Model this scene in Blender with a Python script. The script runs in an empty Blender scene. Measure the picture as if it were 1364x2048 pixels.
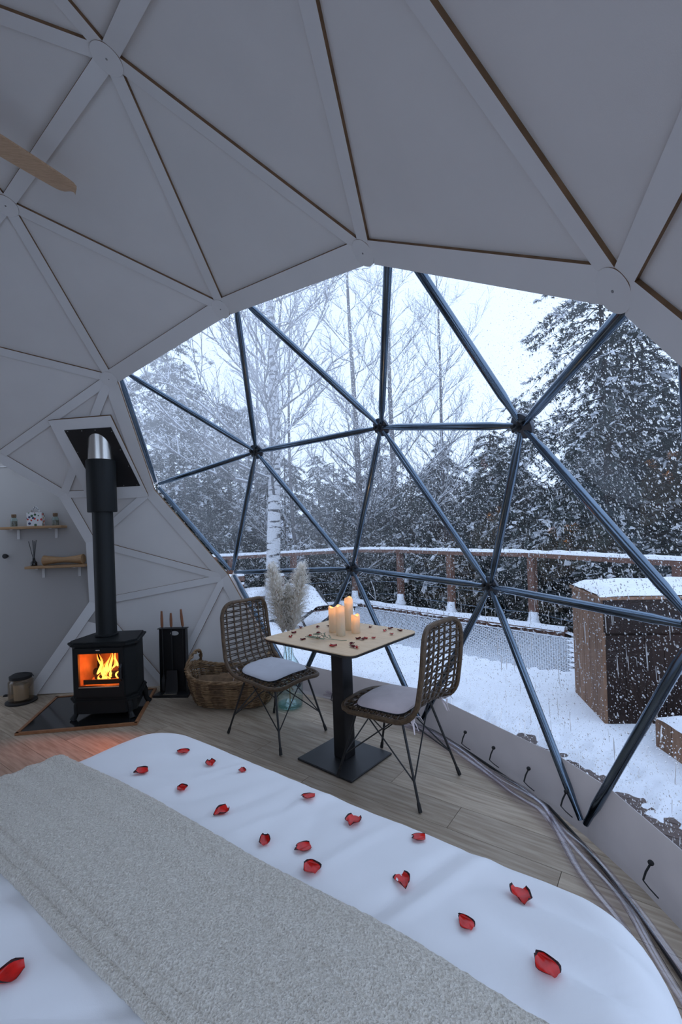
import bpy, math, random
import numpy as np
from mathutils import Vector, Matrix, noise
random.seed(7)
R3 = random.Random
PI = math.pi
sc = bpy.context.scene
COL = sc.collection

# ------------------------------------------------------------------ camera
CAM_POS = (1.687, -1.429, 1.405)
cam = bpy.data.cameras.new('camera')
cam.sensor_fit = 'VERTICAL'; cam.sensor_height = 36.0
cam.lens = 914.557 / 2048 * 36.0
cam.shift_x = 25.28 / 2048; cam.shift_y = 30.83 / 2048
cam.clip_start = .02; cam.clip_end = 500
co = bpy.data.objects.new('camera', cam); COL.objects.link(co)
r_ = Vector((.99939, 0, -.0349)); u_ = Vector((.0349, 0, .99939)); f_ = Vector((0, 1, -.0002))
mw = Matrix.Identity(4)
for i in range(3):
    mw[i][0] = r_[i]; mw[i][1] = u_[i]; mw[i][2] = -f_[i]; mw[i][3] = CAM_POS[i]
co.matrix_world = mw
sc.camera = co

# ------------------------------------------------------------------ sky, exposure
SKY = 1.55
w = bpy.data.worlds.new('overcast_sky'); sc.world = w; w.use_nodes = True
nt = w.node_tree; nt.nodes.clear()
wo = nt.nodes.new('ShaderNodeOutputWorld'); bg = nt.nodes.new('ShaderNodeBackground')
bg.inputs[0].default_value = (.63, .765, 1, 1); bg.inputs[1].default_value = SKY
nt.links.new(bg.outputs[0], wo.inputs[0])
vs = sc.view_settings
sc.display_settings.display_device = 'sRGB'
vs.view_transform = 'Standard'; vs.look = 'None'; vs.gamma = 1; vs.use_curve_mapping = False
vs.exposure = 0.13
sc.cycles.use_denoising = True
sc.cycles.max_bounces = 12; sc.cycles.transparent_max_bounces = 24
sc.cycles.diffuse_bounces = 5; sc.cycles.caustics_reflective = False; sc.cycles.caustics_refractive = False
sc.cycles.sample_clamp_indirect = 6

# ------------------------------------------------------------------ materials
def mat(name, col, rough=.6, metal=0, var=0, vscale=8, bump=0, bscale=60, stretch=(1, 1, 1), col2=None, spec=.4,
        emit=None, estr=0, objrand=0, detail=4, trans=0, sheen=0):
    m = bpy.data.materials.new(name); m.use_nodes = True
    t = m.node_tree; b = t.nodes['Principled BSDF']; L = t.links.new
    b.inputs['Base Color'].default_value = (*col, 1); b.inputs['Roughness'].default_value = rough
    b.inputs['Metallic'].default_value = metal; b.inputs['Specular IOR Level'].default_value = spec
    if sheen: b.inputs['Sheen Weight'].default_value = sheen
    tc = t.nodes.new('ShaderNodeTexCoord'); mp = t.nodes.new('ShaderNodeMapping'); mp.inputs['Scale'].default_value = stretch
    L(tc.outputs['Object'], mp.inputs[0])
    last = None
    if var or col2:
        n = t.nodes.new('ShaderNodeTexNoise'); n.inputs['Scale'].default_value = vscale; n.inputs['Detail'].default_value = detail
        L(mp.outputs[0], n.inputs[0])
        if objrand:
            oi = t.nodes.new('ShaderNodeObjectInfo'); vm = t.nodes.new('ShaderNodeVectorMath'); vm.operation = 'MULTIPLY_ADD'
            cx = t.nodes.new('ShaderNodeCombineXYZ')
            for k in range(3): L(oi.outputs['Random'], cx.inputs[k])
            vm.inputs[1].default_value = (37, 53, 91); L(cx.outputs[0], vm.inputs[0]); L(mp.outputs[0], vm.inputs[2]); L(vm.outputs[0], n.inputs[0])
        rp = t.nodes.new('ShaderNodeValToRGB')
        c2 = col2 or tuple(min(1, c * (1 + var)) for c in col); c1 = col if col2 else tuple(c * (1 - var) for c in col)
        rp.color_ramp.elements[0].position = .3; rp.color_ramp.elements[1].position = .7
        rp.color_ramp.elements[0].color = (*c1, 1); rp.color_ramp.elements[1].color = (*c2, 1)
        L(n.outputs[0], rp.inputs[0]); last = rp.outputs[0]
        if objrand:
            hs = t.nodes.new('ShaderNodeHueSaturation'); ma = t.nodes.new('ShaderNodeMapRange')
            ma.inputs['To Min'].default_value = 1 - objrand; ma.inputs['To Max'].default_value = 1 + objrand
            L(oi.outputs['Random'], ma.inputs[0]); L(ma.outputs[0], hs.inputs['Value']); L(last, hs.inputs['Color']); last = hs.outputs[0]
        L(last, b.inputs['Base Color'])
    if bump:
        n2 = t.nodes.new('ShaderNodeTexNoise'); n2.inputs['Scale'].default_value = bscale; n2.inputs['Detail'].default_value = 3
        bp = t.nodes.new('ShaderNodeBump'); bp.inputs['Strength'].default_value = bump; bp.inputs['Distance'].default_value = .01
        L(mp.outputs[0], n2.inputs[0]); L(n2.outputs[0], bp.inputs['Height']); L(bp.outputs[0], b.inputs['Normal'])
    if emit:
        b.inputs['Emission Color'].default_value = (*emit, 1); b.inputs['Emission Strength'].default_value = estr
    if trans:
        o = t.nodes['Material Output']; tr = t.nodes.new('ShaderNodeBsdfTranslucent'); mx = t.nodes.new('ShaderNodeMixShader')
        mx.inputs[0].default_value = trans; tr.inputs[0].default_value = (*col, 1)
        if last: L(last, tr.inputs[0])
        L(b.outputs[0], mx.inputs[1]); L(tr.outputs[0], mx.inputs[2]); L(mx.outputs[0], o.inputs[0])
    return m

def bare(name):
    m = bpy.data.materials.new(name); m.use_nodes = True; t = m.node_tree; t.nodes.clear()
    o = t.nodes.new('ShaderNodeOutputMaterial'); return m, t, o

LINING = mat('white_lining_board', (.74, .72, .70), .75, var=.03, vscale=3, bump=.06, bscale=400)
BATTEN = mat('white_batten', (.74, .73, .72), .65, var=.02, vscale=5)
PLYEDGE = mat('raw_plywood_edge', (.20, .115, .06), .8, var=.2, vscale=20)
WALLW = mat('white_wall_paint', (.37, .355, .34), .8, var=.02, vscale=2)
STEEL = mat('galvanised_tube', (.15, .20, .26), .14, metal=.95, var=.15, vscale=6)
BLACKM = mat('black_metal', (.012, .012, .013), .45, spec=.5, var=.2, vscale=10)
BLACKS = mat('stove_black_iron', (.009, .0105, .011), .5, spec=.28, bump=.08, bscale=250)
CHROME = mat('brushed_steel', (.62, .60, .56), .25, metal=1, var=.1, vscale=4, stretch=(30, 30, 1))
OAKF = mat('oak_floor', (.30, .225, .155), .5, vscale=4, stretch=(1.3, 15, 1), col2=(.49, .40, .30), objrand=.13, bump=.08, bscale=30, detail=8)
OAKE = mat('pale_oak', (.40, .25, .13), .55, vscale=6, stretch=(1, 14, 1), col2=(.52, .35, .20))
SHELFW = mat('shelf_wood', (.30, .17, .08), .6, vscale=8, stretch=(1, 14, 14), col2=(.42, .26, .13))
BLADEW = mat('light_fan_wood', (.50, .32, .19), .45, vscale=7, stretch=(1.5, 22, 22), col2=(.64, .44, .28))
HEARTHW = mat('hearth_trim_wood', (.26, .11, .045), .5, vscale=9, stretch=(3, 3, 3), col2=(.36, .17, .08))
TABLEW = mat('birch_ply_top', (.66, .465, .28), .5, vscale=5, stretch=(2, 16, 1), col2=(.76, .57, .37), detail=6)
DARKEDGE = mat('dark_table_edge', (.02, .017, .015), .5)
POSTM = mat('dark_steel_post', (.028, .028, .03), .38, metal=.6, var=.25, vscale=6)
RATTAN = mat('brown_rattan', (.062, .037, .02), .45, vscale=60, stretch=(1, 1, 1), col2=(.135, .085, .045), bump=.2, bscale=300)
RATTAND = mat('dark_rattan_strand', (.028, .018, .012), .4, vscale=60, col2=(.075, .048, .028), bump=.15, bscale=300)
CUSH = mat('grey_mauve_velvet', (.62, .53, .53), .9, var=.10, vscale=9, bump=.1, bscale=40, sheen=.4)
CUSHL = mat('pale_grey_cotton', (.60, .60, .64), .9, var=.05, vscale=9, bump=.1, bscale=40)
LINEN = mat('white_duvet_cotton', (.87, .87, .88), .85, var=.01, vscale=6, bump=.05, bscale=500)
BOUCLE = mat('cream_boucle', (.60, .53, .43), .95, vscale=210, col2=(.95, .89, .78), bump=1.0, bscale=210, sheen=.2)
PETAL = mat('red_petal', (.62, .010, .006), .3, var=.25, vscale=40, spec=.5)
PETALE = mat('dark_petal_edge', (.025, .003, .004), .6)
PETALD = mat('dark_dried_petal', (.16, .006, .010), .55, var=.5, vscale=60)
WICKER = mat('willow_wicker', (.13, .075, .035), .65, vscale=30, col2=(.33, .21, .11), objrand=.2)
WICKERD = mat('brown_willow', (.09, .05, .025), .7, vscale=30, col2=(.2, .12, .06))
PLUME = mat('pampas_plume', (.97, .94, .89), .95, var=.02, vscale=20, trans=.7)
STEMM = mat('dry_stem', (.36, .26, .13), .8)
SNOW = mat('fresh_snow', (.86, .88, .92), .85, var=.03, vscale=6, bump=.25, bscale=14)
SNOWT = mat('snow_on_branches', (.88, .90, .94), .9, trans=.3)
NEEDLE = mat('dark_conifer_needles', (.012, .022, .020), .8, vscale=4, col2=(.035, .048, .042))
NEEDLEB = mat('brownish_undergrowth', (.05, .032, .022), .85, vscale=5, col2=(.03, .035, .028))
BARK = mat('dark_bark', (.035, .028, .024), .9, var=.4, vscale=10)
TWIG = mat('grey_twigs', (.10, .095, .10), .85, var=.3, vscale=4)
RAILW = mat('red_brown_rail_timber', (.13, .062, .042), .7, vscale=10, stretch=(4, 4, .6), col2=(.20, .10, .07))
CABW = mat('weathered_cabinet_plank', (.19, .098, .055), .7, vscale=9, stretch=(6, 6, .5), col2=(.33, .19, .115), objrand=.2)
CABD = mat('dark_glossy_cladding', (.016, .008, .006), .6, vscale=9, stretch=(6, 6, .5), col2=(.03, .016, .012), spec=.2)
DECKW = mat('wet_deck_plank', (.075, .052, .045), .5, vscale=9, stretch=(1, 8, 1), col2=(.13, .095, .085), objrand=.2)
SKIRTM = mat('beige_canvas_skirt', (.80, .755, .74), .8, var=.04, vscale=5, trans=.5)
ROPE = mat('snowy_net_cord', (.74, .77, .82), .9)
DARKG = mat('dark_forest_floor', (.10, .10, .115), .95, vscale=1.2, col2=(.6, .63, .7), detail=8)
CORK = mat('cork', (.16, .10, .06), .9, var=.3, vscale=120)
JARC = mat('brown_jar_contents', (.17, .13, .10), .8, var=.4, vscale=80)
WHITEP = mat('white_card', (.66, .66, .66), .6)
BRACK = mat('white_shelf_bracket', (.58, .57, .56), .6)
RUBBER = mat('black_rubber', (.015, .014, .014), .6)
TERRA = mat('tool_handle_wood', (.24, .095, .045), .5, var=.2, vscale=30)
YELLOW = mat('yellow_card', (.65, .42, .03), .6)
LOGM = mat('split_log', (.22, .14, .08), .85, var=.3, vscale=25)
CHAR = mat('charred_log', (.02, .014, .011), .95, var=.5, vscale=30)
ASH = mat('glowing_embers', (.05, .02, .01), .9, emit=(1, .16, .02), estr=.9, var=.6, vscale=60)
FIREBRICK = mat('stove_fireback', (.22, .12, .07), .9, var=.3, vscale=14)
GREEN = mat('grey_green_sprig', (.22, .25, .17), .8, var=.3, vscale=60)
CANDLE = mat('cream_wax', (.84, .76, .60), .5, trans=.5)
CONN = mat('grey_connector', (.10, .11, .13), .4, metal=.6)
SCREW = mat('screw_head', (.3, .3, .3), .35, metal=1)

def schlick(t, f0=.04, gain=1.0, base=0.0):
    L = t.links.new
    def M(op, a, b=None, c=None):
        n = t.nodes.new('ShaderNodeMath'); n.operation = op
        for i, x in enumerate((a, b, c)):
            if x is None: continue
            if isinstance(x, (int, float)): n.inputs[i].default_value = x
            else: L(x, n.inputs[i])
        return n.outputs[0]
    ge = t.nodes.new('ShaderNodeNewGeometry'); dt = t.nodes.new('ShaderNodeVectorMath'); dt.operation = 'DOT_PRODUCT'
    L(ge.outputs['Incoming'], dt.inputs[0]); L(ge.outputs['Normal'], dt.inputs[1])
    q = M('POWER', M('SUBTRACT', 1.0, M('ABSOLUTE', dt.outputs['Value'])), 5.0)
    return M('MULTIPLY_ADD', M('MULTIPLY_ADD', q, 1 - f0, f0), gain, base)

def glass_mat(name, tint, rough=.0, refl=1.0, body=.0):
    m, t, o = bare(name); L = t.links.new
    tr = t.nodes.new('ShaderNodeBsdfTransparent'); tr.inputs[0].default_value = (*tint, 1)
    gl = t.nodes.new('ShaderNodeBsdfGlossy'); gl.inputs['Roughness'].default_value = rough
    mx = t.nodes.new('ShaderNodeMixShader')
    L(schlick(t, .04, refl, body), mx.inputs[0]); L(tr.outputs[0], mx.inputs[1]); L(gl.outputs[0], mx.inputs[2]); L(mx.outputs[0], o.inputs[0])
    return m
GLASS = glass_mat('clear_glass', (.90, .96, .95))
VASEG = glass_mat('aqua_glass', (.93, .985, .985), refl=1.5)
CLEARF = glass_mat('folded_clear_film', (.93, .91, .95), rough=.06, refl=2.0, body=.02)

def film():
    """clear dome film: transparent, glossy, misted by condensation and painted-in outdoor haze, and covered in rain drops and runs"""
    m, t, o = bare('wet_clear_dome_film'); L = t.links.new
    N = t.nodes.new
    def math_(op, a=None, b=None, c=None):
        n = N('ShaderNodeMath'); n.operation = op
        for i, x in enumerate((a, b, c)):
            if x is None: continue
            if isinstance(x, (int, float)): n.inputs[i].default_value = x
            else: L(x, n.inputs[i])
        return n.outputs[0]
    tc = N('ShaderNodeTexCoord'); ob = tc.outputs['Object']
    def drops(scale, lo, hi, stretch=(1, 1, 1)):
        mp = N('ShaderNodeMapping'); mp.inputs['Scale'].default_value = stretch; L(ob, mp.inputs[0])
        nz = N('ShaderNodeTexNoise'); nz.inputs['Scale'].default_value = scale * .6; L(mp.outputs[0], nz.inputs[0])
        v = N('ShaderNodeTexVoronoi'); v.inputs['Scale'].default_value = scale; L(mp.outputs[0], v.inputs[0])
        wn = N('ShaderNodeTexWhiteNoise'); L(v.outputs['Position'], wn.inputs[0])
        rad = math_('MULTIPLY_ADD', math_('POWER', wn.outputs[0], 3.0), hi - lo, lo)
        d = math_('MULTIPLY_ADD', nz.outputs[0], .12, v.outputs['Distance'])
        return math_('MAXIMUM', math_('SUBTRACT', 1.0, math_('DIVIDE', d, rad)), 0.0)     # dome height of a drop, 0 outside
    d1 = drops(58, .10, .46); d2 = drops(105, .20, .50); d3 = drops(30, .0, .26, (1, 1, .8))
    se0 = N('ShaderNodeSeparateXYZ'); L(ob, se0.inputs[0]); sx = N('ShaderNodeMapRange'); sx.inputs['From Min'].default_value = 1.9; sx.inputs['From Max'].default_value = 2.6; L(se0.outputs[0], sx.inputs[0])
    run = math_('MULTIPLY', drops(95, .08, .44, (1, 1, .03)), sx.outputs[0])
    h = math_('MAXIMUM', math_('MAXIMUM', d1, d2), math_('MAXIMUM', d3, run))
    mask = math_('GREATER_THAN', h, .04)
    bp = N('ShaderNodeBump'); bp.inputs['Strength'].default_value = 1.0; bp.inputs['Distance'].default_value = .006; L(h, bp.inputs['Height'])
    tr = N('ShaderNodeBsdfTransparent'); tr.inputs[0].default_value = (.92, .95, 1.0, 1)
    gl = N('ShaderNodeBsdfGlossy'); gl.inputs['Roughness'].default_value = .02
    mx = N('ShaderNodeMixShader'); L(schlick(t, .04, 1.0), mx.inputs[0]); L(tr.outputs[0], mx.inputs[1]); L(gl.outputs[0], mx.inputs[2])
    # condensation, also standing in for outdoor haze: thicker towards the top and in patches
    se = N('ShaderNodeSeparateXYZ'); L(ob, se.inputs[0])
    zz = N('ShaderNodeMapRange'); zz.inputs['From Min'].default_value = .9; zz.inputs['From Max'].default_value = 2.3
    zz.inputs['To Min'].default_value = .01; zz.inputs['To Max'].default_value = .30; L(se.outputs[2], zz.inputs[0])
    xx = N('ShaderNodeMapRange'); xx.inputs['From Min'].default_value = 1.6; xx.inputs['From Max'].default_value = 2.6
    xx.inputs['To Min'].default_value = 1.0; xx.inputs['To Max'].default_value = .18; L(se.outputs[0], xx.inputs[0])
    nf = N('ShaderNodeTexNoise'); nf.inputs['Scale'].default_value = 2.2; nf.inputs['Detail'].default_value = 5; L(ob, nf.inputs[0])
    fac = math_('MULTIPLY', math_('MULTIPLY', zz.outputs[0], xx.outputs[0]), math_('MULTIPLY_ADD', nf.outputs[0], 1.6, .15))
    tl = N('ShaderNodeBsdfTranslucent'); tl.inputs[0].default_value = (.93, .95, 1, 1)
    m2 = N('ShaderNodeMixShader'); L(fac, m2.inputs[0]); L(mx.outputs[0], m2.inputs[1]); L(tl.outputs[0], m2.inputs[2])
    rf = N('ShaderNodeBsdfGlass'); rf.inputs['IOR'].default_value = 1.33; rf.inputs['Roughness'].default_value = .0; L(bp.outputs[0], rf.inputs['Normal'])
    t2 = N('ShaderNodeBsdfTranslucent'); t2.inputs[0].default_value = (.95, .97, 1, 1); m4 = N('ShaderNodeMixShader'); m4.inputs[0].default_value = .30
    L(rf.outputs[0], m4.inputs[1]); L(t2.outputs[0], m4.inputs[2])
    m3 = N('ShaderNodeMixShader'); L(math_('MULTIPLY', mask, .95), m3.inputs[0]); L(m2.outputs[0], m3.inputs[1]); L(m4.outputs[0], m3.inputs[2])
    L(m3.outputs[0], o.inputs[0])
    return m
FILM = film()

def flame_mat():
    m, t, o = bare('flame'); L = t.links.new
    tc = t.nodes.new('ShaderNodeTexCoord'); se = t.nodes.new('ShaderNodeSeparateXYZ'); L(tc.outputs['Generated'], se.inputs[0])
    rp = t.nodes.new('ShaderNodeValToRGB'); e = rp.color_ramp.elements
    e[0].position = 0; e[0].color = (1, .42, .06, 1); e[1].position = 1; e[1].color = (1, .16, .01, 1)
    k = e.new(.35); k.color = (1, .62, .12, 1)
    L(se.outputs[2], rp.inputs[0])
    em = t.nodes.new('ShaderNodeEmission'); em.inputs[1].default_value = 2.6; L(rp.outputs[0], em.inputs[0]); L(em.outputs[0], o.inputs[0])
    return m
FLAME = flame_mat()

def birch_bark():
    m = mat('birch_bark', (.60, .60, .60), .8); t = m.node_tree; L = t.links.new; b = t.nodes['Principled BSDF']
    tc = t.nodes.new('ShaderNodeTexCoord'); mp = t.nodes.new('ShaderNodeMapping'); mp.inputs['Scale'].default_value = (3, 3, 14); L(tc.outputs['Object'], mp.inputs[0])
    n = t.nodes.new('ShaderNodeTexNoise'); n.inputs['Scale'].default_value = 1.1; n.inputs['Detail'].default_value = 6; L(mp.outputs[0], n.inputs[0])
    rp = t.nodes.new('ShaderNodeValToRGB'); rp.color_ramp.elements[0].position = .40; rp.color_ramp.elements[0].color = (.03, .028, .03, 1)
    rp.color_ramp.elements[1].position = .46; rp.color_ramp.elements[1].color = (.62, .62, .63, 1)
    L(n.outputs[0], rp.inputs[0]); L(rp.outputs[0], b.inputs['Base Color'])
    return m
BIRCH = birch_bark()

def print_mat():
    m = mat('floral_print', (.66, .66, .66), .6); t = m.node_tree; L = t.links.new; b = t.nodes['Principled BSDF']
    tc = t.nodes.new('ShaderNodeTexCoord'); v = t.nodes.new('ShaderNodeTexVoronoi'); v.inputs['Scale'].default_value = 38; L(tc.outputs['Object'], v.inputs[0])
    rp = t.nodes.new('ShaderNodeValToRGB'); rp.color_ramp.interpolation = 'CONSTANT'; e = rp.color_ramp.elements
    e[0].position = 0; e[0].color = (.5, .04, .03, 1); e[1].position = .25; e[1].color = (.05, .12, .06, 1)
    k = e.new(.42); k.color = (.5, .32, .05, 1); k = e.new(.58); k.color = (.04, .05, .12, 1); k = e.new(.7); k.color = (.66, .66, .66, 1)
    s = t.nodes.new('ShaderNodeSeparateColor'); L(v.outputs['Color'], s.inputs[0]); L(s.outputs[0], rp.inputs[0])
    g = t.nodes.new('ShaderNodeMath'); g.operation = 'LESS_THAN'; g.inputs[1].default_value = .42; L(v.outputs['Distance'], g.inputs[0])
    mx = t.nodes.new('ShaderNodeMix'); mx.data_type = 'RGBA'; mx.inputs[6].default_value = (.66, .66, .66, 1); L(g.outputs[0], mx.inputs[0]); L(rp.outputs[0], mx.inputs[7])
    L(mx.outputs[2], b.inputs['Base Color'])
    return m
PRINT = print_mat()

# ------------------------------------------------------------------ mesh helpers
V = lambda *a: np.array(a[0] if len(a) == 1 else a, float)
def unit(v): v = np.asarray(v, float); return v / (np.linalg.norm(v) + 1e-12)
def Rz(a): c, s = math.cos(a), math.sin(a); return np.array([[c, -s, 0], [s, c, 0], [0, 0, 1.]])

class MB:
    def __init__(s): s.v = []; s.f = []; s.m = []
    def add(s, vs, fs, mi=0):
        o = len(s.v); s.v.extend([tuple(map(float, p)) for p in vs]); s.f.extend([tuple(i + o for i in f) for f in fs]); s.m.extend([mi] * len(fs)); return s
    def box(s, c, size, R=None, mi=0):
        c = V(c); h = V(size) / 2; R = np.eye(3) if R is None else R
        P = [c + R @ (h * V(a, b, d)) for a in (-1, 1) for b in (-1, 1) for d in (-1, 1)]
        return s.add(P, [(0, 1, 3, 2), (4, 6, 7, 5), (0, 4, 5, 1), (2, 3, 7, 6), (0, 2, 6, 4), (1, 5, 7, 3)], mi)
    def prism(s, poly, thick, mi=0, side=None):
        """poly: 3-D outline; extruded along thick (3-vector)"""
        n = len(poly); a = [V(p) for p in poly]; b = [p + V(thick) for p in a]
        s.add(a + b, [tuple(range(n))[::-1], tuple(range(n, 2 * n))], mi)
        s.add(a + b, [(i, (i + 1) % n, n + (i + 1) % n, n + i) for i in range(n)], mi if side is None else side)
        return s
    def tube(s, pts, r, n=8, mi=0, cap=True, flat=1.0, up=None):
        P = np.array(pts, float); k = len(P); rr = np.full(k, r, float) if np.isscalar(r) else np.array(r, float)
        T = np.gradient(P, axis=0); T /= (np.linalg.norm(T, axis=1)[:, None] + 1e-12)
        a = V(0, 0, 1) if up is None else V(up)
        if abs(T[0] @ a) > .95: a = V(1, 0, 0)
        X = unit(np.cross(a, T[0])); vs = []
        for i in range(k):
            X = unit(X - T[i] * (X @ T[i])); Y = np.cross(T[i], X)
            for j in range(n):
                t = 2 * PI * j / n; vs.append(P[i] + rr[i] * (math.cos(t) * X + flat * math.sin(t) * Y))
        fs = [(i * n + j, i * n + (j + 1) % n, (i + 1) * n + (j + 1) % n, (i + 1) * n + j) for i in range(k - 1) for j in range(n)]
        if cap: fs += [tuple(range(n))[::-1], tuple((k - 1) * n + j for j in range(n))]
        return s.add(vs, fs, mi)
    def ring(s, pts, r, n=8, mi=0):
        P = [V(p) for p in pts]; P2 = np.array([P[-1]] + P + [P[0]]); k = len(P)
        T = P2[2:] - P2[:-2]; T /= (np.linalg.norm(T, axis=1)[:, None] + 1e-12); C = np.mean(P, axis=0); vs = []
        X = unit(P[0] - C)
        for i in range(k):
            X = unit(X - T[i] * (X @ T[i])); Y = np.cross(T[i], X)
            for j in range(n): t = 2 * PI * j / n; vs.append(P[i] + r * (math.cos(t) * X + math.sin(t) * Y))
        return s.add(vs, [(i * n + j, i * n + (j + 1) % n, ((i + 1) % k) * n + (j + 1) % n, ((i + 1) % k) * n + j) for i in range(k) for j in range(n)], mi)
    def lathe(s, prof, c=(0, 0, 0), n=24, mi=0, sx=1, sy=1, R=None):
        c = V(c); R = np.eye(3) if R is None else R; vs = []
        for r, z in prof:
            for j in range(n): t = 2 * PI * j / n; vs.append(c + R @ V(r * sx * math.cos(t), r * sy * math.sin(t), z))
        k = len(prof)
        fs = [(i * n + j, i * n + (j + 1) % n, (i + 1) * n + (j + 1) % n, (i + 1) * n + j) for i in range(k - 1) for j in range(n)]
        if prof[0][0] > 1e-5: fs.append(tuple(range(n))[::-1])
        if prof[-1][0] > 1e-5: fs.append(tuple((k - 1) * n + j for j in range(n)))
        return s.add(vs, fs, mi)
    def grid(s, fn, nu, nv, mi=0):
        vs = [fn(i / nu, j / nv) for i in range(nu + 1) for j in range(nv + 1)]
        return s.add(vs, [(i * (nv + 1) + j, (i + 1) * (nv + 1) + j, (i + 1) * (nv + 1) + j + 1, i * (nv + 1) + j + 1) for i in range(nu) for j in range(nv)], mi)
    def blob(s, c, r, n=10, k=6, mi=0):
        return s.lathe([(r[0] * math.sin(PI * i / k) + 1e-6 * (0 < i < k), -r[2] * math.cos(PI * i / k)) for i in range(k + 1)], c, n, mi, 1, r[1] / r[0])
    def rbox(s, c, size, r=.02, ch=.004, R=None, mi=0, seg=5, side=None):
        """rounded-corner slab with chamfered rims"""
        R = np.eye(3) if R is None else R; c = V(c); hx, hy, hz = V(size) / 2
        def ringp(ins, z):
            o = []
            for qx, qy, a0 in ((1, 1, 0), (-1, 1, 90), (-1, -1, 180), (1, -1, 270)):
                for k in range(seg + 1):
                    a = math.radians(a0 + 90 * k / seg); rr = max(r - ins, 1e-4)
                    o.append(c + R @ V(qx * (hx - r) + rr * math.cos(a), qy * (hy - r) + rr * math.sin(a), z))
            return o
        rings = [ringp(ch, -hz), ringp(0, -hz + ch), ringp(0, hz - ch), ringp(ch, hz)]; n = len(rings[0]); vs = sum(rings, [])
        s.add(vs, [tuple(range(n))[::-1], tuple(range(3 * n, 4 * n))], mi)
        for i in range(3): s.add(vs, [(i * n + j, i * n + (j + 1) % n, (i + 1) * n + (j + 1) % n, (i + 1) * n + j) for j in range(n)], mi if side is None else side)
        return s
    def mesh(s, name, mats, smooth=True, ang=.6):
        me = bpy.data.meshes.new(name); me.from_pydata(s.v, [], s.f)
        mats = mats if isinstance(mats, (list, tuple)) else [mats]
        for x in mats: me.materials.append(x)
        if len(mats) > 1: me.polygons.foreach_set('material_index', s.m)
        me.update()
        if smooth: me.shade_smooth(); me.set_sharp_from_angle(angle=ang)
        return me
    def build(s, name, mats, parent=None, smooth=True, ang=.6, kind=None, loc=None, rot=None):
        return link(name, s.mesh(name, mats, smooth, ang), parent, kind, loc, rot)

def link(name, me, parent=None, kind=None, loc=None, rot=None):
    o = bpy.data.objects.new(name, me); COL.objects.link(o)
    if parent is not None: o.parent = parent
    if kind: o['kind'] = kind
    if loc is not None: o.location = tuple(loc)
    if rot is not None: o.rotation_euler = tuple(rot)
    return o
def tag(o, label, cat, group=None):
    o['label'] = label; o['category'] = cat
    if group: o['group'] = group
    return o
def thing(name, label, cat, loc=(0, 0, 0), rz=0, group=None):
    o = bpy.data.objects.new(name, None); COL.objects.link(o); o.location = tuple(loc); o.rotation_euler = (0, 0, rz); o.empty_display_size = .05
    return tag(o, label, cat, group)
def struct(name, me_or_mb, mats, smooth=False):
    o = me_or_mb.build(name, mats, None, smooth); o['kind'] = 'structure'; return o
def copy_tree(o, parent=None):
    c = o.copy(); COL.objects.link(c)
    if parent is not None: c.parent = parent
    for ch in list(o.children): copy_tree(ch, c)
    return c
def fbm(x, y, z=0, s=1, o=3): return noise.fractal(Vector((x * s, y * s, z * s)), 1.0, 2.0, o)

# ------------------------------------------------------------------ geodesic dome
RAD, ZC, RIN = 3.0, .5, .9489
LAT = math.atan(.5); AZ0 = math.pi / 2 - 1.3151
def ico_up(k): a = math.radians(72 * k); return V(math.cos(LAT) * math.cos(a), math.cos(LAT) * math.sin(a), math.sin(LAT))
def ico_lo(k): a = math.radians(72 * k + 36); return V(math.cos(LAT) * math.cos(a), math.cos(LAT) * math.sin(a), -math.sin(LAT))
TOP, BOT = V(0, 0, 1), V(0, 0, -1)
faces = []
for k in range(5):
    faces += [(TOP, ico_up(k), ico_up(k + 1)), (ico_up(k), ico_lo(k), ico_up(k + 1)), (ico_lo(k), ico_lo(k + 1), ico_up(k + 1)), (ico_lo(k), BOT, ico_lo(k + 1))]
RM_ = Rz(AZ0)
nodes, tris = [], []
def nid(p):
    p = RM_ @ unit(p)
    for i, q in enumerate(nodes):
        if np.linalg.norm(p - q) < 1e-4: return i
    nodes.append(p); return len(nodes) - 1
for A, B, C_ in faces:
    g = {}
    for i in range(4):
        for j in range(4 - i): g[i, j] = nid((A * (3 - i - j) + B * i + C_ * j) / 3)
    for i in range(3):
        for j in range(3 - i):
            tris.append((g[i, j], g[i + 1, j], g[i, j + 1]))
            if i + j < 2: tris.append((g[i + 1, j], g[i + 1, j + 1], g[i, j + 1]))
tris = [t for t in tris if min(nodes[i][2] for i in t) > -.2]
I_, M_, W_, S_, S2_, T_, U2_ = ico_up(0), ico_up(1), ico_up(-1), ico_lo(0), ico_lo(-1), ico_lo(1), ico_up(2)
NAMED = {'I': I_, 'M': M_, 'D': 2 * M_ + TOP, 'H': 2 * I_ + M_, 'G': I_ + 2 * M_, 'C': I_ + M_ + TOP, 'E': 2 * I_ + TOP, 'F': 2 * I_ + W_,
         'K': 2 * I_ + S_, 'P': I_ + 2 * S_, 'L': 2 * M_ + S_, 'Q': M_ + 2 * S_, 'J': I_ + M_ + S_, 'N': 2 * I_ + S2_, 'O': I_ + S_ + S2_,
         'P2': I_ + 2 * S2_, 'Y': I_ + W_ + S2_, 'Zb': W_ + 2 * S2_, 'M2': 2 * M_ + T_, 'R': M_ + S_ + T_, 'D2': 2 * M_ + U2_, 'RM': M_ + T_ + U2_, 'T1': M_ + 2 * T_, 'X': I_ + W_ + TOP}
ID = {k: nid(v) for k, v in NAMED.items()}; NM = {v: k for k, v in ID.items()}
CEN = V(0, 0, ZC)
OUTP = [n * RAD + CEN for n in nodes]; INP = [n * RAD * RIN + CEN for n in nodes]
WIN = {ID[k] for k in ('I', 'M', 'D', 'H', 'G', 'C', 'E', 'F', 'K', 'P', 'L', 'Q', 'J', 'N', 'O', 'P2', 'Y', 'Zb')}
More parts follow.
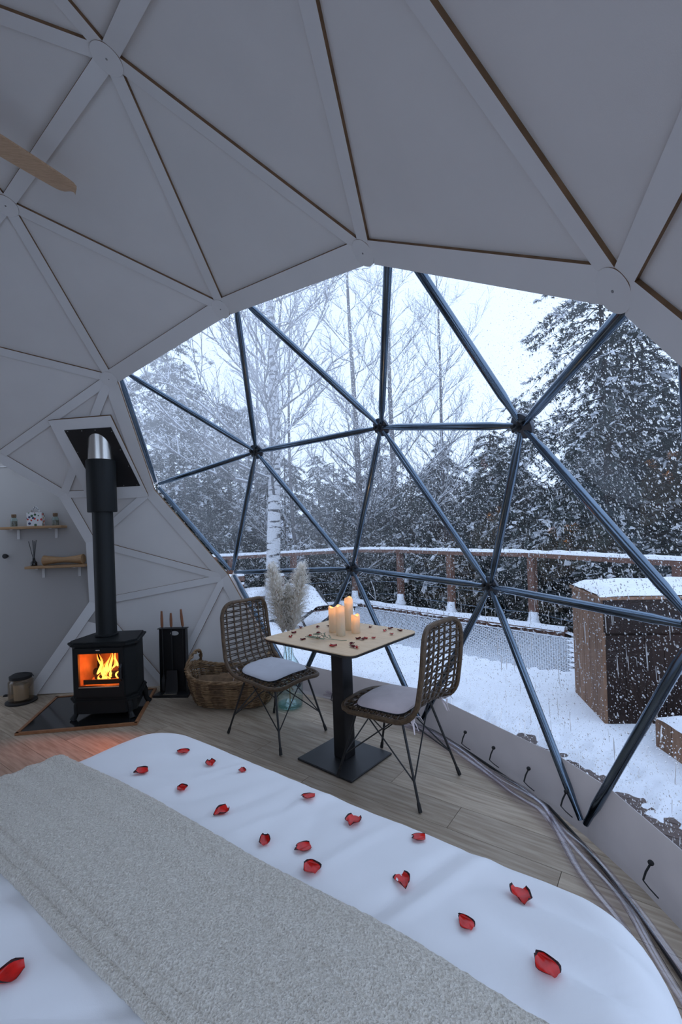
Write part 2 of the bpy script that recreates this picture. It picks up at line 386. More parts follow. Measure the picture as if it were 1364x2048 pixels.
def added_glazed(t):  # picks out-of-view triangles made clear to let in extra daylight
    c = sum(nodes[i] for i in t) / 3; a = math.degrees(math.atan2(c[1], c[0])); return ((-74 < a < -22 and c[2] < .72) or (c[1] < -.42 and c[2] > .5 and -150 < a < -30)) and not ({ID['F'], ID['X']} & set(t))
win_tris = [t for t in tris if all(i in WIN for i in t)]
added_tris = [t for t in tris if t not in win_tris and added_glazed(t)]
lin_tris = [t for t in tris if t not in win_tris and t not in added_tris]
# the alcove on the left: the lining opens there along its own edge boards
def pixel_ray(px, py):
    return unit(V(f_) * 914.557 + V(r_) * (px - 682 + 25.28) - V(u_) * (py - 1024 - 30.83))
def on_sphere(px, py, r):
    d = pixel_ray(px, py); o = V(CAM_POS) - CEN; b = o @ d; return V(CAM_POS) + d * (-b + math.sqrt(b * b - o @ o + r * r))
AL = {'D2': on_sphere(-2, 911, 2.86), 'ab': on_sphere(128, 988, 2.86), 'ac': on_sphere(183, 1083, 2.84), 'M2': on_sphere(190, 1205, 2.83), 'af': on_sphere(62, 1390, 2.86)}
INP[ID['D2']] = AL['D2']; INP[ID['M2']] = AL['M2']
for k in ('ab', 'ac', 'af'):
    NM[len(INP)] = k; ID[k] = len(INP); INP.append(AL[k])
gone = {ID[k] for k in ('M2', 'RM', 'T1')}
cut = [t for t in lin_tris if gone & set(t) or set(t) == {ID['D'], ID['D2'], ID['M']}]
cover_tris = [t for t in lin_tris if not gone & set(t)]
lin_tris = [t for t in lin_tris if t not in cut]
lin_tris += [tuple(ID[x] for x in t) for t in (('D', 'D2', 'ab'), ('D', 'ab', 'M'), ('M', 'ab', 'ac'), ('M', 'ac', 'L'), ('ac', 'M2', 'L'), ('M2', 'R', 'L'), ('M2', 'af', 'R'))]
ALEDGE = [('D2', 'ab'), ('ab', 'ac'), ('ac', 'M2'), ('M2', 'af')]

# ceiling = the outer cover, with lining panels, battens and hub discs as its parts
cv = MB()
for t in cover_tris:
    P = [nodes[i] * (RAD + .05) + CEN for i in t]; Q = [nodes[i] * (RAD + .02) + CEN for i in t]
    cv.add(P + Q, [(0, 1, 2), (5, 4, 3)])
ceiling = struct('ceiling', cv, [SKIRTM])
def inward(c): return unit(CEN - c)
for t in lin_tris:
    P = [INP[i] for i in t]; c = sum(P) / 3; n = unit(np.cross(P[1] - P[0], P[2] - P[0]))
    if n @ inward(c) < 0: n = -n
    P = [p + unit(c - p) * .012 for p in P]
    MB().prism([p - n * .02 for p in P], n * .02).build('panel', LINING, ceiling, False)
edges = {}
for t in lin_tris:
    for a, b in ((0, 1), (1, 2), (2, 0)): edges.setdefault(tuple(sorted((t[a], t[b]))), []).append(t)
def board(a, b, wd, th, ends, lift=.0, name='batten', nrm=None, shift=0):
    m = (a + b) / 2; n = inward(m) if nrm is None else nrm; d = unit(b - a); n = unit(n - d * (n @ d)); s_ = np.cross(d, n)
    a = a + d * ends + s_ * shift; b = b - d * ends + s_ * shift
    poly = [a - s_ * wd / 2 + n * lift, b - s_ * wd / 2 + n * lift, b + s_ * wd / 2 + n * lift, a + s_ * wd / 2 + n * lift]
    return MB().prism(poly, n * th, 0, 1).build(name, [BATTEN, PLYEDGE], ceiling, False)
vis = lambda i: INP[i][2] > -.1
for (a, b), ts in edges.items():
    nm = {NM.get(a), NM.get(b)}
    if any(nm == set(x) for x in ALEDGE): wd = .085
    elif len(ts) == 1 and a in WIN and b in WIN: wd = .105
    elif INP[a][2] < .2 and INP[b][2] < .2: continue
    else: wd = .062
    ma = (INP[a] + INP[b]) / 2
    ends = -.012 if (any(nm == set(x) for x in ALEDGE) or (wd > .1 and nm & {'M', 'L', 'Q'})) else .03 if (nm & {'ab', 'ac', 'af', 'M2'}) else (.045 if INP[a][2] > 1.2 else .02)
    board(INP[a], INP[b], wd, .014 if wd < .08 else .016, ends, .002, 'batten' if wd < .08 else 'border_board')
used = {i for e in edges for i in e}
for i in used:
    if NM.get(i) in ('ab', 'ac', 'af', 'M2', 'D2', 'M', 'L', 'R', 'Q') or INP[i][2] < 1.2: continue
    n = inward(INP[i]); x = unit(np.cross(n, V(0, 0, 1) if abs(n[2]) < .9 else V(1, 0, 0))); y = np.cross(n, x)
    pl = [INP[i] + n * .018 + .059 * (math.cos(q) * x + math.sin(q) * y) for q in np.linspace(0, 2 * PI, 36, endpoint=False)]
    d = MB().prism(pl, n * .012, 0, 1).build('hub_disc', [BATTEN, PLYEDGE], ceiling, False)
    sp = [INP[i] + n * .030 + .004 * (math.cos(q) * x + math.sin(q) * y) for q in np.linspace(0, 2 * PI, 8, endpoint=False)]
    MB().prism(sp, n * .0012).build('screw', SCREW, d, False)
# reveal boards closing the gap between lining edge and steel frame around the window
for (a, b), ts in edges.items():
    if len(ts) == 1 and a in WIN and b in WIN:
        c = (INP[a] + INP[b]) / 2; away = unit(c - sum(sum(INP[i] for i in t) / 3 for t in win_tris) / len(win_tris)) * 1.6
        P = [INP[a] + away * .03, INP[b] + away * .03, nodes[b] * RAD * .985 + CEN + away * .03, nodes[a] * RAD * .985 + CEN + away * .03]
        MB().prism(P, away * .015).build('reveal_board', BATTEN, ceiling, False)

# flat wall behind the lining on the left, floor
WN = unit(V(-.11, .994, 0)); WD = float(WN @ V(-1.0, 2.70, 0)); WT = unit(V(.994, .11, 0))
wc = WN * WD
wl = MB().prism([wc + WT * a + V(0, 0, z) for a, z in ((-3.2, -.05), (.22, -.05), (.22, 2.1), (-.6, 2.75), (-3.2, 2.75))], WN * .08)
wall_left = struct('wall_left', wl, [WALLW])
MB().box(wc + WT * -1.2 - WN * .003 + V(0, 0, 2.05), (3.2, .004, .006), Rz(math.atan2(WT[1], WT[0]))).build('panel_joint', BRACK, wall_left, False)
fp = []
for k in range(60):
    a = 2 * PI * k / 60; dg = math.degrees(a); r = 2.84
    if 78 < dg < 150: r = 3.3
    fp.append(V(r * math.cos(a), r * math.sin(a), -.03))
floor = struct('floor', MB().prism(fp, V(0, 0, .012)), [mat('dark_subfloor', (.06, .045, .035), .8)])
# oak planks laid side by side
PA = math.radians(-36.5); px_, py_ = V(math.cos(PA), math.sin(PA)), V(-math.sin(PA), math.cos(PA))
PW, PL = .188, 1.29
def clip(poly, p, n):
    out = []
    for i in range(len(poly)):
        a, b = poly[i], poly[(i + 1) % len(poly)]; da, db = (a - p) @ n, (b - p) @ n
        if da <= 0: out.append(a)
        if da * db < 0: out.append(a + (b - a) * da / (da - db))
    return out
rim = [V(p[0], p[1]) for p in fp]
def rad_at(dg): return 3.3 if 78 < dg < 150 else 2.84
rp_ = R3(3)
for row in range(-16, 20):
    s0 = 2.034 + PW * row; off = (.956 + .43 * (-row)) % PL + (rp_.random() - .5) * .1 * (row not in (0, 1))
    for k in range(-4, 4):
        a0 = off + k * PL - (0 if row else 0); a1 = a0 + PL
        q = [px_ * x + py_ * y for x, y in ((a0 + .0012, s0 + .0012), (a1 - .0012, s0 + .0012), (a1 - .0012, s0 + PW - .0012), (a0 + .0012, s0 + PW - .0012))]
        poly = q
        cdir = math.degrees(math.atan2(*(sum(q) / 4)[::-1])) % 360
        if min(np.linalg.norm(p) for p in q) > 3.3: continue
        for j in range(len(rim)):
            p1, p2 = rim[j], rim[(j + 1) % len(rim)]
            if np.linalg.norm(p1 - p2) > .38: continue
            mid_in = np.linalg.norm(p1)
            if mid_in > 3 and not (70 < cdir < 160): continue
            if mid_in < 3 and 84 < cdir < 144: continue
            e = p2 - p1; poly = clip(poly, p1, unit(V(e[1], -e[0])))
            if len(poly) < 3: break
        if len(poly) < 3: continue
        if (sum(poly) / len(poly))[1] < -1.9: continue
        MB().prism([V(p @ px_, p @ py_, -.018) for p in poly], V(0, 0, .018)).build('plank', OAKF, floor, False, rot=(0, 0, PA))

# ------------------------------------------------------------------ window: steel frame, film panes, skirt
win_edges = {}
for t in win_tris:
    for a, b in ((0, 1), (1, 2), (2, 0)): win_edges.setdefault(tuple(sorted((t[a], t[b]))), []).append(t)
window = bpy.data.objects.new('window_1', None); COL.objects.link(window); window['kind'] = 'structure'
base_pts = {'Q', 'P', 'O', 'P2', 'Zb'}
for (a, b), ts in win_edges.items():
    if {NM[a], NM[b]} <= base_pts: continue
    A, B = OUTP[a], OUTP[b]; d = unit(B - A); r = .021
    P = [A + d * .03, A + d * .10, A + d * .17, B - d * .17, B - d * .10, B - d * .03]
    m = MB().tube(P, [.014, .015, r, r, .015, .014], 12)
    m.build('strut', STEEL, window)
for i in {x for e in win_edges for x in e}:
    if NM[i] in ('D', 'C', 'E', 'F', 'M', 'L', 'O', 'P', 'Q', 'P2', 'Zb'): continue
    n = inward(OUTP[i]); x = unit(np.cross(n, V(0, 0, 1))); y = np.cross(n, x); RR = np.column_stack([x, y, n])
    c = MB().lathe([(.058, -.014), (.062, -.008), (.062, .006), (.03, .016), (0.0, .018)], OUTP[i], 20, 0, R=RR)
    cobj = c.build('connector', CONN, window)
    b = MB().lathe([(.014, .010), (.014, .034), (.009, .036), (.009, .058), (0, .06)], OUTP[i] , 10, 0, R=RR)
    b.lathe([(.012, .0), (.012, .030), (0, .031)], OUTP[i] + x * .030 - y * .012, 8, 0, R=RR)
    b.lathe([(.010, .0), (.010, .034), (0, .035)], OUTP[i] - x * .026 - y * .022, 8, 0, R=RR)
    b.build('bolt', BLACKM, cobj)
def skirt_clip(P, zlo, zhi):
    poly = [V(p) for p in P]
    poly = clip(poly, V(0, 0, zlo), V(0, 0, -1.)) ; poly = clip(poly, V(0, 0, zhi), V(0, 0, 1.)); return poly
SK = .20
for t in win_tris:
    P = [OUTP[i] + nodes[i] * .024 for i in t]; c = sum(P) / 3; n = unit(c - CEN)
    up = clip(P, V(0, 0, SK), V(0, 0, -1.))
    if len(up) >= 3:
        fc = tuple(range(len(up)))
        if np.cross(up[1] - up[0], up[2] - up[1]) @ n > 0: fc = fc[::-1]
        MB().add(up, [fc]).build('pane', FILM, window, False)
    dn = clip(P, V(0, 0, SK), V(0, 0, 1.))
    if len(dn) >= 3:
        s_ = MB().prism([p - n * .002 for p in dn], n * .004).build('skirt', SKIRTM, window, False)
# unseen glazing added behind and beside the camera to light bed and ceiling
added_window = bpy.data.objects.new('added_fill_window', None); COL.objects.link(added_window); added_window['kind'] = 'structure'
done = set(win_edges)
for t in added_tris:
    P = [OUTP[i] + nodes[i] * .024 for i in t]; n = unit(sum(P) / 3 - CEN); fc = (0, 1, 2) if np.cross(P[1] - P[0], P[2] - P[1]) @ n < 0 else (2, 1, 0)
    MB().add(P, [fc]).build('pane', FILM, added_window, False)
    for a, b in ((0, 1), (1, 2), (2, 0)):
        e = tuple(sorted((t[a], t[b])))
        if e in done: continue
        done.add(e); MB().tube([OUTP[e[0]], OUTP[e[1]]], .021, 10).build('strut', STEEL, added_window)
# closing skirt flap below the base nodes down to the deck, with cord toggles on it
base = [ID[k] for k in ('Q', 'P', 'O', 'P2', 'Zb')]
for a, b in zip(base[:-1], base[1:]):
    A, B = OUTP[a] + nodes[a] * .024, OUTP[b] + nodes[b] * .024
    MB().prism([A, B, V(B[0], B[1], -.15), V(A[0], A[1], -.15)], unit(V((A + B)[0], (A + B)[1], 0)) * .004).build('skirt', SKIRTM, window, False)
def toggle(x, y, z, par):
    rd = unit(V(x, y, 0)); tn = V(-rd[1], rd[0], 0)
    p = V(x, y, z)
    m = MB().tube([p, p + V(0, 0, .03) + rd * .012, p + V(0, 0, .055) + rd * .03], [.0035, .004, .004], 6)
    m.blob(p + V(0, 0, .062) + rd * .034, (.011, .011, .010)); m.tube([p, p - tn * .03 - V(0, 0, .008), p - tn * .07 - V(0, 0, .012)], .0025, 5)
    m.build('toggle', RUBBER, par)
skirts = [o for o in window.children if o.name.startswith('skirt')]
for x, y in ((2.47, 1.42), (2.57, 1.212), (2.67, .98), (2.755, .765), (2.83, .30), (2.83, .05), (1.66, 2.21), (1.95, 1.96)):
    sk = min(skirts, key=lambda o: min((V(v.co) - V(x, y, .06)) @ (V(v.co) - V(x, y, .06)) for v in o.data.vertices))
    toggle(x, y, .03, sk)

# ------------------------------------------------------------------ bed with duvet
BC = V(.848, .878); BU, BV = V(.793, -.61), V(-.61, -.793)
BW, BL, BZ = 2.06, 2.05, .485
def bed_xyz(u, v, z): p = BC + BU * u + BV * v; return V(p[0], p[1], z)
def wrinkle(u, v):
    h = .012 * noise.noise(Vector((u * 2.2, v * 2.2, 1)))
    q = noise.noise(Vector((u * 1.3 + 3, v * 1.3, 5)))
    a = u * .85 + v * .55; b = -u * .55 + v * .85                     # soft creases running to the foot edge
    h += .006 * noise.noise(Vector((a * 9 + q * 2, b * 1.6, 3)))
    for p0, w_, am in ((1.50, .018, -.010), (1.56, .02, .010), (1.02, .02, .005), (.62, .016, .004), (1.30, .02, .005)):
        t = (u + .28 * (v - .3) + .03 * q) - p0
        h += am * math.exp(-(t / w_) ** 2) * max(0, min(1, 1.1 - abs(v - .25) * 1.6))
    h += .0075 * abs(noise.noise(Vector((a * 5.5 + q * 3, b * 2.4, 11)))) * 2 - .006
    h += .0034 * noise.noise(Vector((a * 22 + q * 5, b * 5, 13)))
    r_e = max(0, u - 1.62)
    h += .018 * r_e / .3 * math.sin(v * 42 + 4 * q)
    return h
def duvet_top(u, v, fold=1.0):
    e = min(u, BW - u, v, BL - v)
    du, dv = min(u, BW - u), min(v, BL - v); cr = .24
    if du < cr and dv < cr: e = cr - math.hypot(cr - du, cr - dv)
    R = .13
    z = BZ if e >= R else BZ - R + math.sqrt(max(0, R * R - (R - max(e, 0)) ** 2))
    return z + (wrinkle(u, v) if fold else .012 * noise.noise(Vector((u * 2.2, v * 2.2, 1))) + .004) * min(1, max(0, e) / .12) + .02 * min(1, max(0, e) / .5)
def duvet():
    cr, n = .24, 420; per = []
    def arc(cx, cy, a0):
        for k in range(13): a = math.radians(a0 + 90 * k / 12); per.append(V(cx + cr * math.cos(a), cy + cr * math.sin(a)))
    arc(BW - cr, BL - cr, 0); arc(cr, BL - cr, 90); arc(cr, cr, 180); arc(BW - cr, cr, 270)
    L = [0]
    for i in range(len(per)): L.append(L[-1] + np.linalg.norm(per[(i + 1) % len(per)] - per[i]))
    pts = []
    for k in range(n):
        s = L[-1] * k / n; i = max(j for j in range(len(per)) if L[j] <= s); f = (s - L[i]) / (L[i + 1] - L[i])
        pts.append(per[i] * (1 - f) + per[(i + 1) % len(per)] * f)
    c = V(BW / 2, BL / 2); rings = []
    for z, o in ((.10, .035), (.14, .032), (.20, .022), (.26, .012), (.31, .004)):
        rings.append([bed_xyz(*(p + unit(p - c) * o * (1 + 1.2 * math.sin(k * .29) * math.sin(k * .071))), z) for k, p in enumerate(pts)])
    for k in range(64):
        s = 1 - (k / 64) ** 1.55
        row = []
        for p in pts:
            q = c + (p - c) * s; row.append(bed_xyz(q[0], q[1], duvet_top(min(BW, max(0, q[0])), min(BL, max(0, q[1])))))
        rings.append(row)
    m = MB(); vs = sum(rings, []); vs.append(bed_xyz(*c, duvet_top(*c))); kx = len(vs) - 1; nr = len(rings)
    m.add(vs, [(i * n + j, i * n + (j + 1) % n, (i + 1) * n + (j + 1) % n, (i + 1) * n + j) for i in range(nr - 1) for j in range(n)] + [((nr - 1) * n + j, (nr - 1) * n + (j + 1) % n, kx) for j in range(n)])
    return m
bctr = bed_xyz(BW / 2, BL / 2, 0)
bed = thing('bed', 'white bed covered by a plump white duvet scattered with rose petals', 'bed', bctr)
BR = np.column_stack([V(*BU, 0), V(*BV, 0), V(0, 0, 1)])
def sub(mb, o): o = V(o); mb.v = [tuple(V(p) - o) for p in mb.v]; return mb
sub(duvet(), bctr).build('duvet', LINEN, bed, True, 3.2)
MB().rbox((0, 0, .31), (BW - .16, BL - .16, .22), .06, .03, BR).build('mattress', LINEN, bed)
MB().rbox((0, 0, .115), (BW - .2, BL - .2, .15), .03, .005, BR).build('bed_base', OAKE, bed)
for sx in (-1, 1):
    for sy in (-1, 1): MB().box(BR @ V(sx * .8, sy * .85, .02), (.07, .07, .04), BR).build('leg', OAKE, bed)

# folded throw across the bed
def throw():
    m = MB(); v0, v1 = .505, .850
    def surf(s, v, lift):
        """s runs across the bed, and over its sides"""
        if s < .02:   u, z = -.012 - .01 * min(1, (.02 - s) / .1), duvet_top(.02, v, 0) - (.02 - s)
        elif s > BW - .02: u, z = BW + .012, duvet_top(BW - .02, v, 0) - (s - BW + .02)
        else: u, z = s, duvet_top(s, v, 0)
        out = V(-1, 0) if s < .02 else V(1, 0)
        e = min(s, BW - s)
        k = min(1, max(0, (e - .0) / .10)); p = bed_xyz(u, v, z + lift * (.25 + .75 * k))
        o = (V(*BU, 0) * (-1 if s < BW / 2 else 1)) * lift * (1 - k); return p + o
    NU, NV = 420, 150
    def boucle(s, v): return .0030 * noise.noise(Vector((s * 60, v * 130, 2))) + .0018 * noise.noise(Vector((s * 120, v * 190, 7)))
    # profile over v: rounded far hem, flat, then two stepped folds at the near side
    prof = []
    for k in range(9): a = PI * k / 8; prof.append((v0 + .022 - .022 * math.sin(a), .004 + .026 * (1 - math.cos(a)) / 1))
    N1 = 74
    for k in range(1, N1 + 1): prof.append((v0 + .022 + (v1 - v0 - .056) * k / N1, .056 + .003 * math.sin(k * .3)))
    for k in range(1, 11): a = PI * k / 10; prof.append((v1 - .034 + .026 * math.sin(a), .038 + .018 * math.cos(a)))
    prof.append((v1 - .045, .020))
    m1 = MB(); n = len(prof)
    def wob(s): return .008 * noise.noise(Vector((s * 1.4, 4, 4))) - .028 * (s - 1.0)
    m1.grid(lambda a, b: surf(-.22 + (BW + .5) * a, prof[round(b * (n - 1))][0] + wob(-.22 + (BW + .5) * a), prof[round(b * (n - 1))][1] + boucle(a * 2.4, prof[round(b * (n - 1))][0])), NU, n - 1)
    for vv, l0, rr in ((v1 + .008, .026, .018), (v1 + .032, .012, .016)):
        pr = [(vv - .09 , l0 + rr * .5)] + [(vv - .045, l0 + rr * .6)] + [(vv - .02, l0 + rr)] + [(vv - .01 + rr * 1.3 * math.sin(PI * k / 9), l0 + rr * math.cos(PI * k / 9)) for k in range(10)]
        q = len(pr)
        m1.grid(lambda a, b, pr=pr, q=q: surf(-.20 + (BW + .46) * a, pr[round(b * (q - 1))][0] + wob(-.2 + (BW + .46) * a) + .006 * noise.noise(Vector((a * 6, vv * 9, 0))), pr[round(b * (q - 1))][1] + boucle(a * 2.4, pr[round(b * (q - 1))][0])), NU, q - 1)
    return m1
tb = throw(); BLK = bed_xyz(BW / 2, .66, BZ)
tag(sub(tb, BLK).build('throw_blanket', BOUCLE, None, True, 3.2, loc=BLK), 'cream boucle throw blanket folded in layers across the white duvet', 'blanket')

# ------------------------------------------------------------------ rose petals
def petal_mesh(seed, L=.05, W=.042, edge=True, curl=.5):
    r = R3(seed); m = MB(); nu, nv = 7, 7; ph = r.random() * 6; vs = []
    for i in range(nu + 1):
        for j in range(nv + 1):
            a, b = (-1, -.85, -.55, -.2, .2, .55, .85, 1)[i], (0, .16, .34, .52, .68, .82, .91, 1)[j]
            hw = W / 2 * (math.sin(PI * min(1, .12 + b * .80)) ** .6) * (1 + .10 * math.sin(b * 7 + ph))
            x = a * hw; y = (b - .5) * L + .004 * math.cos(a * 3 + ph) * b - .16 * L * b * abs(a) ** 3 + .05 * L * b * math.sin(a * 6 + ph)
            z = curl * (.012 * a * a + .010 * (b - .4) ** 2 * 2) + .0022 * math.sin(a * 5 + b * 4 + ph)
            vs.append((x, y, z))
    zm = min(p[2] for p in vs); vs = [(x, y, z - zm + .0006) for x, y, z in vs]
    n = nv + 1
    for i in range(nu):
        for j in range(nv):
            rim = (i in (0, nu - 1) or j == nv - 1) and edge
            m.add([vs[i * n + j], vs[(i + 1) * n + j], vs[(i + 1) * n + j + 1], vs[i * n + j + 1]], [(0, 1, 2, 3)], 1 if rim and (i == 0 or i == nu - 1 or j == nv - 1) else 0)
    # weld
    me = m.mesh('petal', [PETAL, PETALE] if edge is True else [PETALD, PETALE], False)
    import bmesh
    bm = bmesh.new(); bm.from_mesh(me); bmesh.ops.remove_doubles(bm, verts=bm.verts, dist=1e-6)
    bm.to_mesh(me); bm.free()
    # the dark rim is a narrow border: pull the first inner ring outwards
    me.shade_smooth(); return me
def narrow(me):
    return me
BEDP = [(.397, .193, 'red petal on the duvet, farthest one, at its rounded far corner', 1.0, 1.2),
        (.578, .190, 'red petal on the duvet, second from the far corner, with a torn tip beside it', .8, .4),
        (.421, .393, 'red petal on the duvet close to where the throw drapes over the bed side', 1.0, 2.0),
        (.723, .156, 'smallest red petal on the duvet, beside the far bed edge', .62, .2),
        (.651, .373, 'red petal on the duvet just above the middle of the throw hem far half', .8, .9),
        (.877, .380, 'jagged red petal on the duvet next to the throw hem, below the smallest petal', .95, 2.4),
        (1.050, .153, 'flat wide red petal on the duvet in line with the black table base', .9, 1.5),
        (1.240, .165, 'curled red petal at the duvet edge nearest to the table foot', 1.1, 2.7),
        (1.084, .389, 'narrow upright red petal halfway along the throw hem', .75, .1),
        (1.188, .342, 'heart-shaped red petal in the middle of the bare duvet strip', .95, 1.9),
        (1.268, .402, 'broad red petal beside the throw hem in the middle of the bed', 1.05, .6),
        (.953, .991, 'red petal lying alone on the near side of the folded throw', 1.1, 2.2),
        (1.442, .121, 'oval red petal near the duvet edge, beyond the deep crease', .8, 1.4),
        (1.484, .293, 'teardrop red petal standing at the deep crease in the duvet', .95, 3.3),
        (1.740, .175, 'largest notched red petal near the drooping duvet side', 1.15, 2.9),
        (1.663, .334, 'small red petal between the crease and the near throw hem', .8, .5),
        (1.831, .342, 'shiny red petal nearest to the camera, at the throw hem', 1.1, .3)]
for k, (u, v, lab, s, a) in enumerate(BEDP):
    me = petal_mesh(100 + k, .050 * s, .048 * s, True, .30 + .25 * (k % 3))
    z = duvet_top(u, v) + .003
    o = link('rose_petal', me, None, None, bed_xyz(u, v, z), (.1 * math.sin(k), .1 * math.cos(k * 2), a)); tag(o, lab, 'petal', 'rose petals on the duvet')

# ------------------------------------------------------------------ bistro table
TX, TY, TA = 1.739, 1.358, math.radians(-41.3)
table = thing('bistro_table', 'square pale birch bistro table on a black steel pedestal', 'table', (TX, TY, 0), TA)
MB().rbox((0, 0, .7465), (.69, .66, .007), .05, .002).build('tabletop', TABLEW, table)
MB().rbox((0, 0, .7365), (.688, .658, .013), .05, .002).build('table_edge', DARKEDGE, table)['label'] = 'dark table edge'
MB().rbox((0, 0, .375), (.095, .095, .72), .008, .003).build('post', POSTM, table)
MB().rbox((0, 0, .733), (.30, .30, .006), .01, .001).build('mounting_plate', BLACKM, table)
MB().rbox((0, .0, .007), (.42, .40, .014), .006, .004).build('base_plate', BLACKM, table)

TAB = [(1.484, 1.567), (1.449, 1.426), (1.437, 1.328), (1.516, 1.252), (1.551, 1.333), (1.602, 1.397), (1.604, 1.276), (1.596, 1.569), (1.669, 1.577), (1.933, 1.515), (2.056, 1.454), (2.013, 1.4), (2.106, 1.386), (2.043, 1.302), (1.838, 1.224), (1.862, 1.203), (1.88, 1.226), (1.926, 1.225), (1.795, 1.11), (1.795, 1.047), (1.818, 1.026), (1.69, 1.084)]
TLAB = ['dark red petal on the table side facing the pampas grass, near its edge', 'dried petal at the table corner over the left chair seat, upper of two', 'red petal nearest to the table corner over the left chair', 'small black-edged petal at the table edge left of the green sprig',
        'red petal between the table corner and the sprig leaves', 'dark curled petal just behind the sprig tips', 'dark petal lying under the sprig twigs', 'dark petal on the table behind the sprig, towards the vase', 'petal at the foot of the leftmost candle, on the window side',
        'lone dark petal behind the shortest candle', 'red petal farthest along the table towards the right chair back', 'red petal in front of the farthest one by the right chair', 'dark petal nearest to the right table corner', 'bright red petal at the table edge beside the right chair back',
        'leftmost petal of the cluster in front of the shortest candle', 'dark petal second in the cluster before the shortest candle', 'red petal third in the cluster before the shortest candle', 'long red petal at the right end of the cluster before the candles', 'upper petal of the three at the near table corner',
        'middle petal of the three at the near table corner', 'lowest petal of the three at the near table corner', 'open ring-shaped red petal in front of the sprig stem']
for k, (x, y) in enumerate(TAB):
    red = k in (2, 4, 11, 13, 16, 17, 21, 20)
    me = petal_mesh(300 + k, .030 if k != 21 else .042, .024 if k != 21 else .036, True if red else 1, .5)
    if not red: me.materials[0] = PETALD
    o = link('rose_petal', me, None, None, (x, y, .751), (0, 0, k * 1.7)); tag(o, TLAB[k], 'petal', 'rose petals on the table')

def candle(x, y, h, r, label):
    t = thing('pillar_candle', label, 'candle', (x, y, .75), 0, 'pillar candles on the table')
    prof = [(r - .002, 0), (r, .003)] + [(r, h * k / 8) for k in range(1, 8)] + [(r, h - .008), (r - .002, h - .003), (r - .006, h - .001), (r - .008, h - .012), (.010, h - .026), (.0, h - .027)]
    m = MB().lathe(prof, n=32); ph = x * 31
    m.v = [(a, b, c + (.006 * math.sin(math.atan2(b, a) * 2 + ph) if c > h - .01 else 0)) for a, b, c in m.v]
    m.build('wax', CANDLE, t)
    MB().tube([(0, 0, h - .03), (.001, 0, h - .018), (.0, .001, h - .008)], .0016, 6).build('wick', BLACKM, t)
    MB().lathe([(0, h - .024), (.003, h - .020), (.0034, h - .015), (.002, h - .010), (0, h - .007)], n=10).build('flame', CFLAME, t)
    li = bpy.data.lights.new('candle_light', 'POINT'); li.energy = .19; li.color = (1, .42, .10); li.shadow_soft_size = .006
    lo = bpy.data.objects.new('candle_light', li); COL.objects.link(lo); lo.parent = t; lo.location = (0, 0, h - .022)
CFLAME = mat('candle_flame', (1, .6, .2), emit=(1, .55, .16), estr=4)
candle(1.696, 1.435, .158, .027, 'tall cream pillar candle, leftmost of the four on the table')
candle(1.740, 1.336, .180, .0275, 'tall cream pillar candle standing in front of the other three')
candle(1.798, 1.475, .206, .0275, 'tallest cream pillar candle, at the back of the four')
candle(1.834, 1.387, .112, .027, 'shortest cream pillar candle, rightmost of the four')

# sprig
spg = thing('dried_sprig', 'thin grey-green dried sprig lying in front of the candles', 'sprig', (1.67, 1.20, .751), 0)
rs = R3(5); st = MB(); lf = MB()
def sprig_branch(p, d, L, lev):
    pts = [p]; dd = V(d)
    for k in range(6):
        dd = unit(dd + V(rs.uniform(-.2, .2), rs.uniform(-.2, .2), rs.uniform(-.03, .05))); q = pts[-1] + dd * L / 6; q[2] = max(.0018, min(.03, q[2])); pts.append(q)
    st.tube(pts, np.linspace(.0014 if lev else .0018, .0006, 7), 4)
    if lev < 2:
        for k in (2, 3, 4, 5): sprig_branch(pts[k].copy(), unit(dd + V(rs.uniform(-1, 1), rs.uniform(-1, 1), rs.uniform(0, .3))), L * .45, lev + 1)
    else:
        for k in range(1, 7):
            for _ in range(2): lf.blob(pts[k] + V(rs.uniform(-.004, .004), rs.uniform(-.004, .004), .002), (.0022, .0022, .002), 4, 3)
sprig_branch(V(.10, .0, .002), unit(V(-1, -.12, 0)), .20, 0); sprig_branch(V(-.03, .03, .002), unit(V(-.5, .6, 0)), .10, 1)
st.build('stem', GREEN, spg); lf.build('buds', GREEN, spg, kind='stuff')

# ------------------------------------------------------------------ rattan chairs
def chair_profile():
    P = []
    for k in range(8): t = k / 7; P.append((.255 - .38 * t, .437 - .012 * (1 - t) ** 2 * 2 + .004 * t))
    c = (-.125, .561); R_ = .12
    for k in range(1, 8): a = math.radians(-90 - 78 * k / 7); P.append((c[0] + R_ * math.cos(a), c[1] + R_ * math.sin(a)))
    d = unit(V(-.115, 1)); p = V(P[-1])
    for k in range(1, 9): q = p + d * .36 * k / 8; P.append((q[0] - .008 * math.sin(k / 8 * PI), q[1]))
    return np.array(P)
CPF = chair_profile(); CL = np.concatenate([[0], np.cumsum(np.linalg.norm(np.diff(CPF, axis=0), axis=1))]); CLEN = CL[-1]
def csurf(x, s):
    s = min(max(s, 0), CLEN); y = np.interp(s, CL, CPF[:, 0]); z = np.interp(s, CL, CPF[:, 1])
    i = min(len(CL) - 2, max(0, np.searchsorted(CL, s) - 1)); t = unit(CPF[i + 1] - CPF[i]); nrm = V(0, -t[1], t[0])
    return V(x, y, z) + nrm * (.028 * (x / .22) ** 2)
def chw(s): return .222 - .030 * max(0, (s - .3) / CLEN) - .012 * max(0, (.12 - s) / .12)
